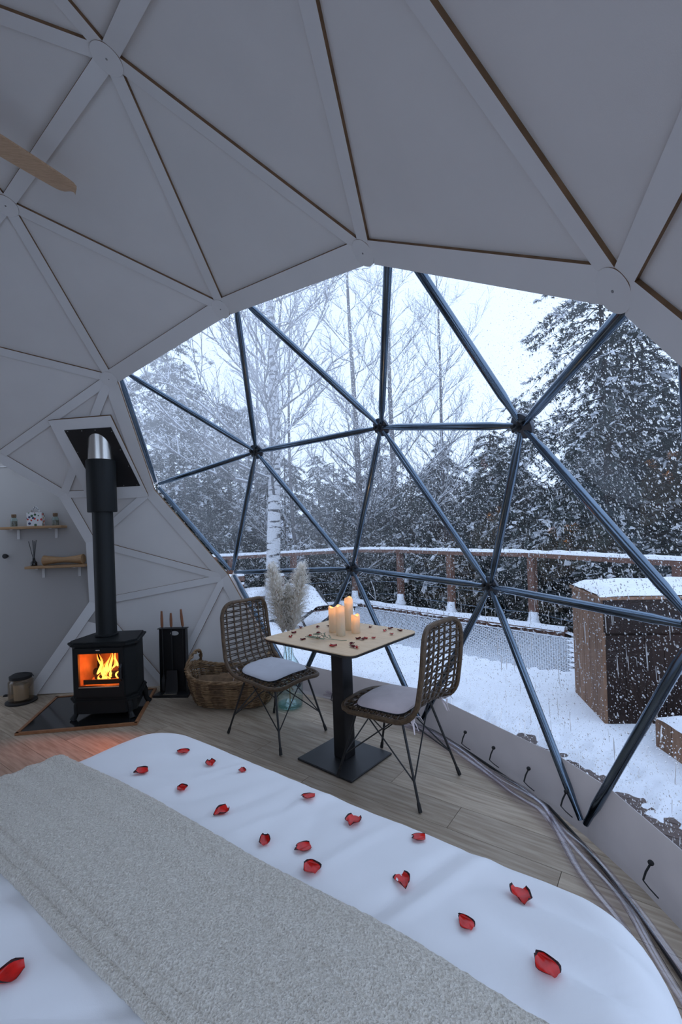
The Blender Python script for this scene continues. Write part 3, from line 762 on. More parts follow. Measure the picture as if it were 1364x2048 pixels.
def rim_path():
    out = []; cr = .085
    def side(sg, ss): return [(sg * chw(s), s) for s in ss]
    ss = np.linspace(cr, CLEN - cr * 1.1, 34)
    out += side(1, ss)
    for k in range(1, 9): a = PI / 2 * k / 9; h = chw(CLEN); out.append((h - cr + cr * math.cos(a), CLEN - cr * 1.1 + cr * 1.1 * math.sin(a)))
    out += [(x, CLEN) for x in np.linspace(chw(CLEN) - cr, -chw(CLEN) + cr, 10)]
    for k in range(1, 9): a = PI / 2 + PI / 2 * k / 9; h = chw(CLEN); out.append((-(h - cr) + cr * math.cos(a), CLEN - cr * 1.1 + cr * 1.1 * math.sin(a)))
    out += side(-1, ss[::-1])
    for k in range(1, 9): a = PI + PI / 2 * k / 9; h = chw(0); out.append((-(h - cr) + cr * math.cos(a), cr + cr * math.sin(a)))
    out += [(x, 0) for x in np.linspace(-chw(0) + cr, chw(0) - cr, 10)]
    for k in range(1, 9): a = 1.5 * PI + PI / 2 * k / 9; h = chw(0); out.append(((h - cr) + cr * math.cos(a), cr + cr * math.sin(a)))
    return out
RIMP = rim_path()
def half_width_at(s):
    cr = .085; h = chw(s)
    if s < cr: return h - cr + math.sqrt(max(0, cr * cr - (cr - s) ** 2))
    if s > CLEN - cr * 1.1: q = (s - (CLEN - cr * 1.1)) / 1.1; return h - cr + math.sqrt(max(0, cr * cr - q * q))
    return h
def s_range(x):
    lo = next(s for s in np.linspace(0, .1, 60) if half_width_at(s) >= abs(x)); hi = next(s for s in np.linspace(CLEN, CLEN - .12, 60) if half_width_at(s) >= abs(x)); return lo, hi
def make_chair(label, cush, cushlab, mauve):
    t = thing('rattan_chair', label, 'chair', (0, 0, 0), 0, 'rattan chairs at the table')
    MB().ring([csurf(x, s) for x, s in RIMP], .0135, 8).build('rim', RATTAN, t)
    for k in range(7):
        x = (k - 3) / 3.5 * .215; lo, hi = s_range(x * .95)
        pts = []
        for s in np.linspace(lo, hi, 40):
            f = chw(s) / .222; pts.append(csurf(x * f, s))
        MB().tube(pts, .0062, 6).build('rib', RATTAN, t)
    row = 0; s = .022
    while s < CLEN - .015:
        h = half_width_at(s); ph = row % 2
        pts = []
        for k in range(33):
            x = (k / 32 * 2 - 1) * h; p = csurf(x, s); q = csurf(x, min(CLEN, s + .01)); tn = unit(q - p); nr = np.cross(V(1, 0, 0), tn)
            pts.append(p + nr * .0065 * math.cos(x / (chw(s) / .222) / (.215 / 3.5) * PI + PI * ph))
        MB().tube(pts, .0044, 5, cap=False).build('weft', RATTAND, t)
        row += 1; s += .0105 if row % 2 else .0265
    ft = [(-.215, .262), (.215, .262), (.215, -.262), (-.215, -.262)]; tp = [(-.145, .15), (.145, .15), (.145, -.125), (-.145, -.125)]
    zt = .418
    for k in range(4):
        T = V(*tp[k], zt); F = V(*ft[k], .006); d = unit(T - F)
        lg = MB().tube([F + d * .004, T], .0068, 8).build('leg', BLACKM, t)
        MB().tube([F, F + d * .035, F + d * .045], [.0105, .0095, .0072], 8).build('foot_cap', RUBBER, lg)
        K = F + (T - F) * .30
        for j in ((k + 1) % 4, (k - 1) % 4):
            MB().tube([K, V(*tp[j], zt)], .0040, 6).build('brace', BLACKM, t)
    for k in range(4): MB().tube([V(*tp[k], zt), V(*tp[(k + 1) % 4], zt)], .006, 6).build('seat_bar', BLACKM, t)
    # cushion follows the seat
    cm = MB(); cw, c0, c1 = .185, .085, .43; n = 28
    def edge(sg):
        out = []
        for k in range(48):
            a = 2 * PI * k / 48; ca, sa = math.cos(a), math.sin(a); e = .42
            out.append((cw * abs(ca) ** e * (1 if ca > 0 else -1), (c0 + c1) / 2 + (c1 - c0) / 2 * abs(sa) ** e * (1 if sa > 0 else -1)))
        return out
    E = edge(1); rings = []
    for f, z in ((1, .010), (1.01, .016), (.985, .024), (.93, .030), (.8, .034), (.55, .036), (.25, .036)):
        rings.append([csurf(x * f, (c0 + c1) / 2 + (s - (c0 + c1) / 2) * f) + V(0, 0, z + (.003 * noise.noise(Vector((x * f * 14, s * 14, 3 if mauve else 9))) if f < .99 else 0)) for x, s in E])
    vs = sum(rings, []); vs.append(csurf(0, (c0 + c1) / 2) + V(0, 0, .036)); k = len(E); nr = len(rings)
    cm.add(vs, [(i * k + j, i * k + (j + 1) % k, (i + 1) * k + (j + 1) % k, (i + 1) * k + j) for i in range(nr - 1) for j in range(k)] + [((nr - 1) * k + j, (nr - 1) * k + (j + 1) % k, len(vs) - 1) for j in range(k)] + [tuple(range(k))[::-1]])
    cu = cm.build('cushion', cush, t); cu['label'] = cushlab
    MB().ring([csurf(x * 1.01, s) + V(0, 0, .014) for x, s in E], .0035, 6).build('piping', POSTM if mauve else cush, cu)
    for sx in (-1, 1):   # tie bows behind the back
        b = MB(); p = csurf(sx * .165, .42) + V(0, -.02, .0)
        for q in ((V(sx * .03, -.045, .012), V(sx * .05, -.05, -.012)), (V(sx * -.02, -.05, .01), V(sx * -.035, -.055, -.014)), (V(sx * .012, -.03, -.03), V(sx * .02, -.04, -.07)), (V(-sx * .012, -.03, -.03), V(-sx * .01, -.045, -.06))):
            b.tube([p, p + q[0] * .6, p + q[0], p + q[1]], [.004, .006, .006, .003], 6, flat=.35)
        b.blob(p, (.009, .009, .009)); b.build('tie', cush, t)
    return t
ch1 = make_chair('brown rattan chair with a grey mauve cushion, its back to the window on the right', CUSH, 'grey mauve cushion', True)
ch1.location = (2.03, 1.125, 0); ch1.rotation_euler = (0, 0, math.radians(48.7))
ch2 = copy_tree(ch1)
ch2['label'] = 'brown rattan chair with a pale grey cushion beside the wicker basket'
for c in ch2.children:
    if c.name.startswith('cushion'):
        c.data = c.data.copy(); c.data.materials[0] = CUSHL; c['label'] = 'pale grey cushion'
ch2.location = (1.283, 1.735, 0); ch2.rotation_euler = (0, 0, math.radians(-130.3))

# ------------------------------------------------------------------ wood stove, flue, hearth
hp = [V(-.576, 1.847), V(.206, 1.95), V(.075, 2.66), V(-.707, 2.53)]
hearth = thing('hearth_plate', 'black glass hearth plate with a thin wooden trim under the stove', 'hearth', (*(sum(hp) / 4), 0))
hc = V(*(sum(hp) / 4), 0)
MB().prism([V(*p, .002) - hc for p in hp], V(0, 0, .012)).build('plate', mat('black_hearth_glass', (.012, .013, .014), .12, spec=.6), hearth, False)
for a, b in zip(hp, hp[1:] + hp[:1]):
    d = unit(b - a); n = V(d[1], -d[0])
    MB().prism([V(*(a - d * .022), .001) - hc, V(*(b + d * .022), .001) - hc, V(*(b + d * .022 + n * .022), .001) - hc, V(*(a - d * .022 + n * .022), .001) - hc], V(0, 0, .018)).build('trim_strip', HEARTHW, hearth, False)

SX, SY = -.075, 2.205
stove = thing('wood_stove', 'black cast iron wood stove with a fire burning behind its glass door', 'stove', (SX, SY, .014), math.radians(1))
BWd, BD = .49, .37; z0, z1 = .165, .555
b = MB(); th = .022
def front_outline(z, ins=0):      # plan with chamfered front corners
    hw, hd, c = BWd / 2 - ins, BD / 2 - ins, .075
    return [V(-hw * .74, hd, z), V(-hw, -hd + c, z), V(-hw + c * .8, -hd, z), V(hw - c * .8, -hd, z), V(hw, -hd + c, z), V(hw * .74, hd, z)]
for a, c in ((0, 1), (1, 2), (3, 4), (4, 5), (5, 0)):
    o = front_outline(z0); i_ = front_outline(z0, th); b.prism([o[a], o[c], i_[c], i_[a]], V(0, 0, z1 - z0))
b.prism(front_outline(z0 - .002), V(0, 0, .02)); b.prism(front_outline(z1 - .02), V(0, 0, .02))
b.build('body', BLACKS, stove, False)
def slab(outline, z, dz, name, grow, par=stove, m=BLACKS):
    c = sum(outline) / len(outline)
    P = [V((p[0] - c[0]) * grow + c[0], (p[1] - c[1]) * grow + c[1], z) for p in outline]
    P2 = [V((p[0] - c[0]) * grow * .985 + c[0], (p[1] - c[1]) * grow * .985 + c[1], z) for p in outline]
    mb = MB().prism([p + V(0, 0, .004) for p in P], V(0, 0, dz - .008)); mb.prism(P2, V(0, 0, .004)); mb.prism([p + V(0, 0, dz - .004) for p in P2], V(0, 0, .004)); return mb.build(name, m, par, False)
slab(front_outline(0), z1 + .002, .018, 'top_plate', 1.12); slab(front_outline(0), z1 + .02, .012, 'top_moulding', 1.04)
slab(front_outline(0), z0 - .028, .014, 'base_moulding', 1.09); slab(front_outline(0), z0 - .014, .013, 'lower_moulding', 1.05)
slab(front_outline(0), .045, .092, 'plinth', .97)
for sx in (-1, 1):
    for sy in (-1, 1):
        MB().tube([V(sx * .185, sy * .14, z0 - .026), V(sx * .20, sy * .150, .10), V(sx * .205, sy * .155, .04), V(sx * .225, sy * .172, .0)], [.030, .024, .017, .024], 10).build('leg', BLACKS, stove)
# door: frame round the glass
dw, dz0, dz1 = .372, .185, .545; gx0, gx1, gz0, gz1 = -.150, .150, .262, .505; yf = -BD / 2
d = MB()
for x0, x1, a, c in ((-dw / 2, gx0, dz0, dz1), (gx1, dw / 2, dz0, dz1), (gx0, gx1, dz0, gz0), (gx0, gx1, gz1, dz1)):
    d.box(((x0 + x1) / 2, yf - .012, (a + c) / 2), (x1 - x0, .024, c - a))
door = d.build('door', BLACKS, stove, False)
MB().box(((gx0 + gx1) / 2, yf - .012, (gz0 + gz1) / 2), (gx1 - gx0, .004, gz1 - gz0)).build('glass', glass_mat('stove_glass', (.97, .90, .82), refl=.7), door, False)
MB().box(((gx0 + gx1) / 2, yf - .026, gz0 - .006), (gx1 - gx0, .006, .008)).build('glass_clip', CHROME, door, False)
MB().tube([V(.168, yf - .025, .30), V(.170, yf - .045, .32), V(.170, yf - .047, .40), V(.168, yf - .025, .42)], [.009, .011, .011, .009], 10).build('handle', BLACKM, door)
MB().tube([V(-.015, yf - .022, .530), V(.015, yf - .022, .530)], .006, 8).build('air_lever', CHROME, stove)
fb = MB(); fb.box((0, BD / 2 - .04, .36), (.30, .02, .37)); fb.box((-.168, -.03, .36), (.012, .22, .37), Rz(-.12)); fb.box((.168, -.03, .36), (.012, .22, .37), Rz(.12)); fb.build('firebrick_lining', FIREBRICK, stove, False)
eb = MB(); re = R3(9)
for k in range(60): eb.blob((re.uniform(-.13, .13), re.uniform(-.13, .10), .215 + re.uniform(0, .05)), (re.uniform(.012, .028),) * 3, 6, 4)
eb.build('ember_bed', ASH, stove, kind='stuff')
MB().box((0, -.145, .275), (.29, .012, .035)).build('log_guard', BLACKM, stove, False)
for (x, y, z, a, L, r) in ((.03, -.02, .29, .25, .28, .030), (.09, .04, .315, -.35, .22, .028), (-.06, .05, .30, .1, .2, .027), (.09, -.05, .335, .0, .12, .024)):
    q = V(math.cos(a), math.sin(a) * .5, .08 * math.sin(a * 3)); MB().tube([V(x, y, z) - q * L / 2, V(x, y, z) - q * L * .1, V(x, y, z) + q * L / 2], [r, r * 1.1, r * .9], 8).build('log', CHAR, stove)
def flame(x, y, z, h, w_, lean, ph):
    m = MB(); prof = [];
    for k in range(13):
        t = k / 12; rr = w_ * (math.sin(PI * min(1, t * .88 + .12)) ** .9) * (1 - .55 * t); c = V(x + lean * t * t * h + .014 * math.sin(t * 6 + ph), y + .006 * math.sin(t * 5 + ph), z + h * t); prof.append((c, max(rr, .0008)))
    m.tube([p for p, _ in prof], [q for _, q in prof], 8, flat=.45); m.build('flame', FLAME, stove)
for a in ((-.045, -.06, .27, .215, .026, -.12, 0), (-.01, -.03, .27, .19, .030, .05, 2), (.03, -.05, .28, .15, .028, .1, 4), (.055, -.01, .28, .225, .020, -.05, 1), (.075, -.06, .27, .11, .018, .3, 3), (.105, .0, .32, .07, .016, .2, 5), (.125, -.03, .31, .12, .010, .1, 2), (-.075, -.03, .26, .20, .030, .0, 4), (-.03, -.07, .25, .16, .034, .12, 1), (.0, .02, .27, .21, .03, -.1, 3), (-.02, -.09, .24, .10, .024, .2, 3), (.02, -.10, .235, .085, .022, -.2, 5), (-.055, -.08, .235, .09, .018, .1, 1)): flame(*a)
fl = bpy.data.lights.new('fire_light', 'POINT'); fl.energy = 7.5; fl.color = (1, .20, .03); fl.shadow_soft_size = .05
flo = bpy.data.objects.new('fire_light', fl); COL.objects.link(flo); flo.parent = stove; flo.location = (0, -.09, .40)

FX, FY = -.122, 2.245
flue = thing('stove_flue', 'tall black flue pipe with a wider sleeve rising from the stove', 'flue', (FX, FY, .606))
MB().lathe([(.088, 0), (.088, .012), (.0785, .016), (.0775, .03), (.0775, 1.05)], n=36).build('pipe', BLACKS, flue)
MB().lathe([(.0775, .985), (.108, .985), (.110, .99), (.110, 1.395), (.106, 1.40), (.085, 1.40)], n=36).build('sleeve', BLACKS, flue)
MB().lathe([(.094, 1.40), (.094, 1.62)], n=36).build('steel_collar', CHROME, flue)['label'] = 'shiny steel collar'
# flashing board and black plate on the sloping lining
PN = unit(V(.079, -.802, -.592)); PC = V(-.12, 2.28, 2.03); PC = PC - PN * ((PC - V(-.332, 2.111, 2.226)) @ PN)
def on_plate(p, off=0): p = V(p); return p - PN * ((p - V(-.332, 2.111, 2.226)) @ PN) + PN * off
bo = [(-.423, 2.055, 2.289), (.042, 2.08, 2.317), (.14, 2.529, 1.722), (-.36, 2.50, 1.70)]
plate = thing('flue_plate', 'black metal flashing plate screwed to the sloping lining around the flue', 'flue plate', PC)
MB().prism([on_plate(p, -.03) - PC for p in bo], PN * .022, 0, 1).build('backing_board', [BATTEN, PLYEDGE], plate, False)['label'] = 'white backing board'
pc = [(-.332, 2.111, 2.226), (.021, 2.134, 2.242), (.099, 2.458, 1.812), (-.262, 2.43, 1.80)]
MB().prism([on_plate(p, -.006) - PC for p in pc], PN * .004).build('metal_plate', BLACKM, plate, False)
for a, b_ in ((0, 1), (1, 2), (2, 3), (3, 0)):
    for f in (.04, .35, .65):
        p = on_plate(V(pc[a]) * (1 - f) + V(pc[b_]) * f, -.002); p = p + unit(sum(V(q) for q in pc) / 4 - p) * .014
        MB().blob(p - PC, (.005, .005, .004), 8, 4).build('screw', SCREW, plate)

# ------------------------------------------------------------------ fire tools
FTX, FTY = .30, 2.60
ts = thing('tool_stand', 'black sheet metal fireside tool stand with an oval cut-out', 'tool stand', (FTX, FTY, 0), math.radians(-4))
def holed_sheet(w_, h, z0_, cz, rx, rz_, th_, n=32):
    m = MB(); out = []; inn = []
    for k in range(n):
        a = 2 * PI * k / n; ca, sa = math.cos(a), math.sin(a); inn.append((rx * ca, cz + rz_ * sa))
        t = min((w_ / 2) / (abs(ca) + 1e-9), ((h + z0_ - cz) if sa > 0 else (cz - z0_)) / (abs(sa) + 1e-9)); out.append((t * ca, cz + t * sa))
    for y in (-th_ / 2, th_ / 2):
        m.add([V(x, y, z) for x, z in out] + [V(x, y, z) for x, z in inn], [((k, (k + 1) % n, n + (k + 1) % n, n + k) if y < 0 else (k, n + k, n + (k + 1) % n, (k + 1) % n)) for k in range(n)])
    m.add([V(x, -th_ / 2, z) for x, z in inn] + [V(x, th_ / 2, z) for x, z in inn], [(k, (k + 1) % n, n + (k + 1) % n, n + k) for k in range(n)])
    m.add([V(x, -th_ / 2, z) for x, z in out] + [V(x, th_ / 2, z) for x, z in out], [(k, n + k, n + (k + 1) % n, (k + 1) % n) for k in range(n)])
    return m
holed_sheet(.235, .555, .02, .52, .038, .020, .004).build('back_sheet', BLACKM, ts, False)
for sx in (-1, 1): MB().prism([V(sx * .1175, 0, .02), V(sx * .1175, -.07, .02), V(sx * .1175, -.05, .57), V(sx * .1175, 0, .575)], V(sx * -.003, 0, 0)).build('side_flange', BLACKM, ts, False)
MB().prism([V(-.13, .03, .0), V(.13, .03, .0), V(.155, -.135, .0), V(-.155, -.135, .0)], V(0, 0, .02)).build('foot', BLACKM, ts, False)
rail = MB().box((0, -.03, .572), (.26, .06, .005)); rail.build('top_rail', BLACKM, ts, False)
def tool(name, label, x, ln, hh, tip):
    t = thing(name, label, 'fire tool', (FTX + x, FTY - .035, .0), 0, 'fireside tools')
    MB().tube([V(0, 0, ln * .2 + .02), V(0, 0, .59)], .005, 8).build('rod', BLACKM, t)
    lean = V(-.012 if x > .05 else 0, 0, 0)
    MB().tube([V(0, 0, .585), V(0, 0, .60) + lean * .1, V(0, 0, .60 + hh * .5) + lean * .6, V(0, 0, .60 + hh) + lean], [.009, .0115, .012, .008], 10).build('handle', TERRA, t)['label'] = 'reddish wooden handle'
    tip(t)
def t_shovel(t): MB().prism([V(-.055, -.045, .03), V(.055, -.045, .03), V(.045, -.02, .21), V(-.045, -.02, .21)], V(0, .006, 0)).build('blade', BLACKM, t, False); MB().prism([V(-.058, -.09, .024), V(.058, -.09, .024), V(.055, -.045, .03), V(-.055, -.045, .03)], V(0, .0, .006)).build('lip', CHROME, t, False)
def t_brush(t): MB().lathe([(.02, .03), (.026, .05), (.024, .13), (.012, .15), (.006, .17)], n=12).build('bristles', RUBBER, t)
def t_poker(t): MB().tube([V(0, 0, .10), V(0, 0, .05), V(.012, -.02, .04)], [.005, .005, .003], 8).build('hook', BLACKM, t)
tool('fire_brush', 'fire brush with a wooden handle, leftmost tool on the stand', -.095, .2, .125, t_brush)
tool('ash_shovel', 'ash shovel hanging in the middle of the tool stand', -.015, .9, .105, t_shovel)
tool('fire_poker', 'fire poker with the highest wooden handle, rightmost on the stand', .085, .3, .135, t_poker)

# ------------------------------------------------------------------ wicker log basket
BKX, BKY, BKA = .86, 2.36, math.radians(-8)
bk = thing('wicker_basket', 'brown willow log basket with raised ends behind the rattan chair', 'basket', (BKX, BKY, 0), BKA)
def bk_pt(a, t, off=0):
    e = .72; ca, sa = math.cos(a), math.sin(a); g = .82 + .22 * t ** .7
    x = (.36 * g + off) * abs(ca) ** e * math.copysign(1, ca); y = (.235 * g + off) * abs(sa) ** e * math.copysign(1, sa)
    return V(x, y, .012 + (.205 + .075 * abs(ca) ** 3) * t)
rb = R3(11); wv = MB(); wv2 = MB()
NS = 30
for c in range(17):
    t = c / 16
    for ph in (0, 1):
        r = rb.uniform(.005, .0075); n = 120; o1 = rb.uniform(-.004, .004); j0 = rb.uniform(0, 6)
        pts = [bk_pt(2 * PI * k / n, min(1, max(0, t + .018 * math.sin(3 * 2 * PI * k / n + j0) + (.5 if ph else 0) / 16)), .009 * math.cos(NS / 2 * 2 * PI * k / n + PI * ph) + o1) for k in range(n)]
        (wv if ph else wv2).ring(pts, r, 5)
wv.build('weave', WICKER, bk, kind='stuff'); wv2.build('weave', WICKERD, bk, kind='stuff')
for k in range(NS): a = 2 * PI * k / NS; MB().tube([bk_pt(a, t, 0) for t in np.linspace(0, 1.05, 6)], .006, 6).build('stake', WICKERD, bk)
rm = MB()
for q in range(3): rm.ring([bk_pt(2 * PI * k / 140, 1.03, .009 * math.cos(k * .6 + q * 2.1)) + V(0, 0, .009 * math.sin(k * .6 + q * 2.1)) for k in range(140)], .008, 6)
rm.build('rim', WICKER, bk)
MB().prism([bk_pt(2 * PI * k / 40, 0, -.01) - V(0, 0, .004) for k in range(40)], V(0, 0, .012)).build('base', WICKERD, bk, False)
for sx in (-1, 1):
    h = MB()
    for q in range(2):
        pts = []
        for k in range(25):
            t = k / 24; a = PI * t; c = V(sx * (.35 - .03 * math.sin(a)), .135 * math.cos(a), .29 + .115 * math.sin(a)); pts.append(c + V(.010 * math.cos(k * .9 + q * PI), 0, .010 * math.sin(k * .9 + q * PI)))
        h.tube(pts, .009, 7)
    h.build('handle', WICKER, bk)
for k, (x, y, z, a, L, r, lab) in enumerate(((-.12, .02, .17, .2, .36, .04, 'pale split log in the wicker basket, towards the stove'), (.06, -.06, .155, -.15, .36, .045, 'brown split log at the near side of the wicker basket'), (.05, .09, .16, .05, .4, .042, 'split log at the far side of the wicker basket'), (-.02, .0, .08, .0, .42, .05, 'lowest split log at the bottom of the wicker basket'))):
    p = V(BKX, BKY, z) + Rz(BKA) @ V(x, y, 0); q = Rz(BKA + a) @ V(1, 0, 0)
    l = thing('split_log', lab, 'log', p); s_ = np.cross(V(0, 0, 1), q)
    poly = [s_ * (r * math.cos(t)) + V(0, 0, r * math.sin(t)) - q * L / 2 for t in (-2.6, -1.9, -1.2, -.5, .35, 1.6)]
    MB().prism(poly, q * L).build('wood', LOGM, l, False)
    MB().prism([p_ * 1.04 for p_ in poly[:4]] + [poly[3] * .99, poly[0] * .99], q * L * .999).build('bark', BARK, l, False)
p = V(BKX, BKY, 0) + Rz(BKA) @ V(.20, -.03, .20)
mt = thing('matchbox', 'yellow firelighter box lying in the wicker basket under the chair', 'box', p, .4)
MB().rbox((0, 0, 0), (.10, .06, .075), .003, .002).build('sleeve', YELLOW, mt); MB().box((0, 0, 0), (.103, .052, .066)).build('tray', WHITEP, mt, False); MB().box((0, -.0305, 0), (.07, .001, .03)).build('label_patch', BLACKM, mt, False)

# ------------------------------------------------------------------ vase with pampas grass
VX, VY = 1.337, 2.19
vase = thing('glass_vase', 'tall aqua glass bottle vase holding pampas grass behind the table', 'vase', (VX, VY, 0))
outp = [(.0, .004), (.085, .004), (.098, .012), (.104, .04), (.106, .12), (.106, .22), (.098, .30), (.070, .36), (.044, .40), (.036, .44), (.036, .47), (.042, .485)]
inp = [(.038, .483), (.032, .468), (.032, .44), (.040, .40), (.066, .36), (.094, .30), (.102, .22), (.102, .12), (.098, .04), (.088, .03), (0, .028)]
MB().lathe(outp + inp, n=40).build('glass', VASEG, vase)
MB().lathe([(.0, .006), (.084, .006), (.094, .016), (.096, .028), (0, .028)], n=32).build('thick_base', glass_mat('thick_aqua_glass', (.70, .90, .89), refl=1.2, body=.03), vase)
def pampas(label, lean, h, pl, wd, seed):
    r = R3(seed); t = thing('pampas_grass', label, 'dried grass', (VX, VY, .03), 0, 'pampas grass in the vase')
    def ax(s): q = s / h; return V(lean[0] * q ** 1.8, lean[1] * q ** 1.8, s)
    MB().tube([ax(s) for s in np.linspace(0, h, 14)], np.linspace(.004, .0018, 14), 6).build('stem', STEMM, t)
    m = MB()
    for k in range(1500):
        s = h - pl + pl * r.random() ** .85; q = (s - (h - pl)) / pl
        w_ = wd * (math.sin(PI * min(1, .15 + q * .80)) ** .7) * r.uniform(.55, 1.1); a = r.uniform(0, 2 * PI); L = .06 + .06 * r.random()
        p = ax(s); o = V(math.cos(a), math.sin(a), 0); e1 = p + o * w_ * .5 + V(0, 0, L * .55); e2 = p + o * w_ * 1.0 + V(0, 0, L * (.55 + .3 * r.random())); e3 = e2 + o * .012 + V(r.uniform(-.01, .01), r.uniform(-.01, .01), r.uniform(-.03, .012))
        sd = V(-o[1], o[0], 0) * .0030
        m.add([p - sd, p + sd, e1 + sd * 1.3, e1 - sd * 1.3, e2 + sd, e2 - sd, e3], [(0, 1, 2, 3), (3, 2, 4, 5), (5, 4, 6)])
    m.build('plume', PLUME, t, True, 3.2, kind='stuff')
pampas('leftmost cream pampas plume leaning away from the candles', (-.113, .02, 0), 1.04, .50, .115, 1)
pampas('right cream pampas plume next to the candles', (.138, -.01, 0), 1.04, .50, .112, 2)
pampas('shorter cream pampas plume between the two tall ones', (.01, .06, 0), .86, .34, .05, 3)

# ------------------------------------------------------------------ shelves on the flat wall
def wall_at(px, py, off=0):
    d = pixel_ray(px, py); o = V(CAM_POS); return o + d * ((WD - off - o @ WN) / (d @ WN))
WA = math.atan2(WT[1], WT[0])
def shelf(x0, y0, x1, y1, label):
    a, b_ = wall_at(x0, y0, .07), wall_at(x1, y1, .07); c = (a + b_) / 2; z = (a[2] + b_[2]) / 2; L = np.linalg.norm((b_ - a)[:2])
    base_ = V(c[0], c[1], z); base_ = base_ + WN * (WD - .068 - base_ @ WN)
    t = thing('wall_shelf', label, 'shelf', base_, WA, 'wall shelves')
    MB().rbox((0, 0, 0), (L, .13, .022), .006, .003).build('board', SHELFW, t)
    for s in (-.30, .32):
        m = MB().box((s * L, .058, -.055), (.022, .008, .09)); m.box((s * L, .0, -.014), (.022, .115, .006)); m.build('bracket', BRACK, t, False)
    return base_
sh1 = shelf(4, 1056, 128, 1054, 'upper oak wall shelf holding two corked jars and a printed box')
sh2 = shelf(56, 1135, 174, 1130, 'lower oak wall shelf holding a reed diffuser and a wooden ornament')
def jar(px, lab):
    p = wall_at(px, 1045, .07); p[2] = sh1[2] + .011
    t = thing('corked_jar', lab, 'jar', p, 0, 'corked jars on the upper shelf')
    MB().lathe([(.0, .001), (.026, .001), (.028, .004), (.028, .062), (.018, .078), (.018, .086), (.016, .086), (.016, .078), (.026, .062), (.026, .004), (0, .003)], n=20).build('glass', GLASS, t)
    MB().lathe([(0, .004), (.025, .004), (.025, .05), (0, .052)], n=16).build('contents', JARC, t)
    MB().lathe([(0, .080), (.016, .080), (.0195, .088), (.0195, .108), (.017, .111), (0, .111)], n=16).build('cork', CORK, t)
jar(28, 'small corked glass jar at the free left end of the upper shelf'); jar(111, 'small corked glass jar beside the flue pipe on the upper shelf')
p = wall_at(72, 1045, .07); p[2] = sh1[2] + .011
bx = thing('printed_box', 'white box with a colourful floral print and tissue on the upper shelf', 'box', p, WA + .15)
MB().rbox((0, 0, .06), (.118, .085, .12), .004, .003).build('carton', PRINT, bx)
MB().grid(lambda a, b: V((a - .5) * .07, .012 * math.sin(b * 6) + (b - .5) * .02, .12 + .045 * math.sin(PI * a) + .012 * math.sin(a * 17 + b * 5)), 16, 6).build('tissue', WHITEP, bx)
p = wall_at(68, 1128, .07); p[2] = sh2[2] + .011
rd = thing('reed_diffuser', 'small reed diffuser bottle with five black sticks on the lower shelf', 'diffuser', p)
MB().lathe([(0, .001), (.024, .001), (.026, .006), (.026, .03), (.012, .052), (.010, .07), (.013, .072), (.008, .072), (.008, .05), (.022, .03), (.022, .006), (0, .004)], n=20).build('bottle', glass_mat('grey_bottle_glass', (.45, .45, .45)), rd)
for k, (dx, dy) in enumerate(((-.075, .0), (-.02, .01), (.012, -.01), (.035, .012), (-.002, .02))):
    MB().tube([V(-dx * .1, 0, .006), V(dx * .55, dy, .22 + .01 * (k % 2))], .0026, 5).build('reed', BLACKM, rd)
p = wall_at(128, 1124, .07); p[2] = sh2[2] + .011
orn = thing('wooden_ornament', 'waisted pale wooden ornament lying along the lower shelf', 'ornament', p, WA)
pts = np.linspace(-.165, .165, 13); MB().tube([V(x, 0, .046) for x in pts], [.029 + .026 * abs(x / .165) ** 1.5 for x in pts], 14, flat=.82).build('body', SHELFW, orn)
MB().tube([V(-.168, 0, .047), V(-.164, 0, .047)], .03, 14).build('end_face', OAKE, orn)
for (px, py, lab) in ((33, 935, 'black wall knob high on the flat wall above the shelves'), (14, 1112, 'black wall knob on the flat wall left of the lower shelf'), (15, 1391, 'black wall knob at the foot of the flat wall near the lantern')):
    p = wall_at(px, py, 0)
    MB().lathe([(.013, .0), (.013, .004), (.008, .008), (.008, .02), (.021, .024), (.022, .034), (.018, .04), (0, .041)], n=18, R=np.column_stack([V(1, 0, 0), V(0, 0, 1), V(0, -1, 0)])).build('wall_knob', RUBBER, wall_left, loc=p, rot=(0, 0, WA))

# lantern jar on the floor
LX, LY = -1.0, 2.50
ln = thing('jar_lantern', 'glass jar lantern with a dark lid and pale candle standing on the floor', 'lantern', (LX, LY, 0))
MB().lathe([(.115, 0), (.12, .004), (.12, .014), (.10, .018), (0, .018)], n=28).build('tray', BLACKM, ln)
MB().lathe([(0, .02), (.088, .02), (.095, .03), (.095, .18), (.075, .205), (.07, .205), (.088, .178), (.088, .03), (0, .026)], n=28).build('glass', glass_mat('smoky_glass', (.85, .80, .74)), ln)
MB().lathe([(0, .026), (.055, .026), (.056, .15), (.05, .155), (0, .153)], n=24).build('candle', mat('old_wax', (.62, .55, .44), .6), ln)
MB().lathe([(.078, .20), (.085, .204), (.085, .228), (.06, .238), (0, .24)], n=24).build('lid', RUBBER, ln)
MB().tube([V(.098 * math.cos(a), .02, .21 + .06 * math.sin(a) * 0 - .11 * max(0, -math.sin(a)) + .035 * max(0, math.sin(a))) for a in np.linspace(0, PI, 14)], .003, 6).build('handle', BLACKM, ln)

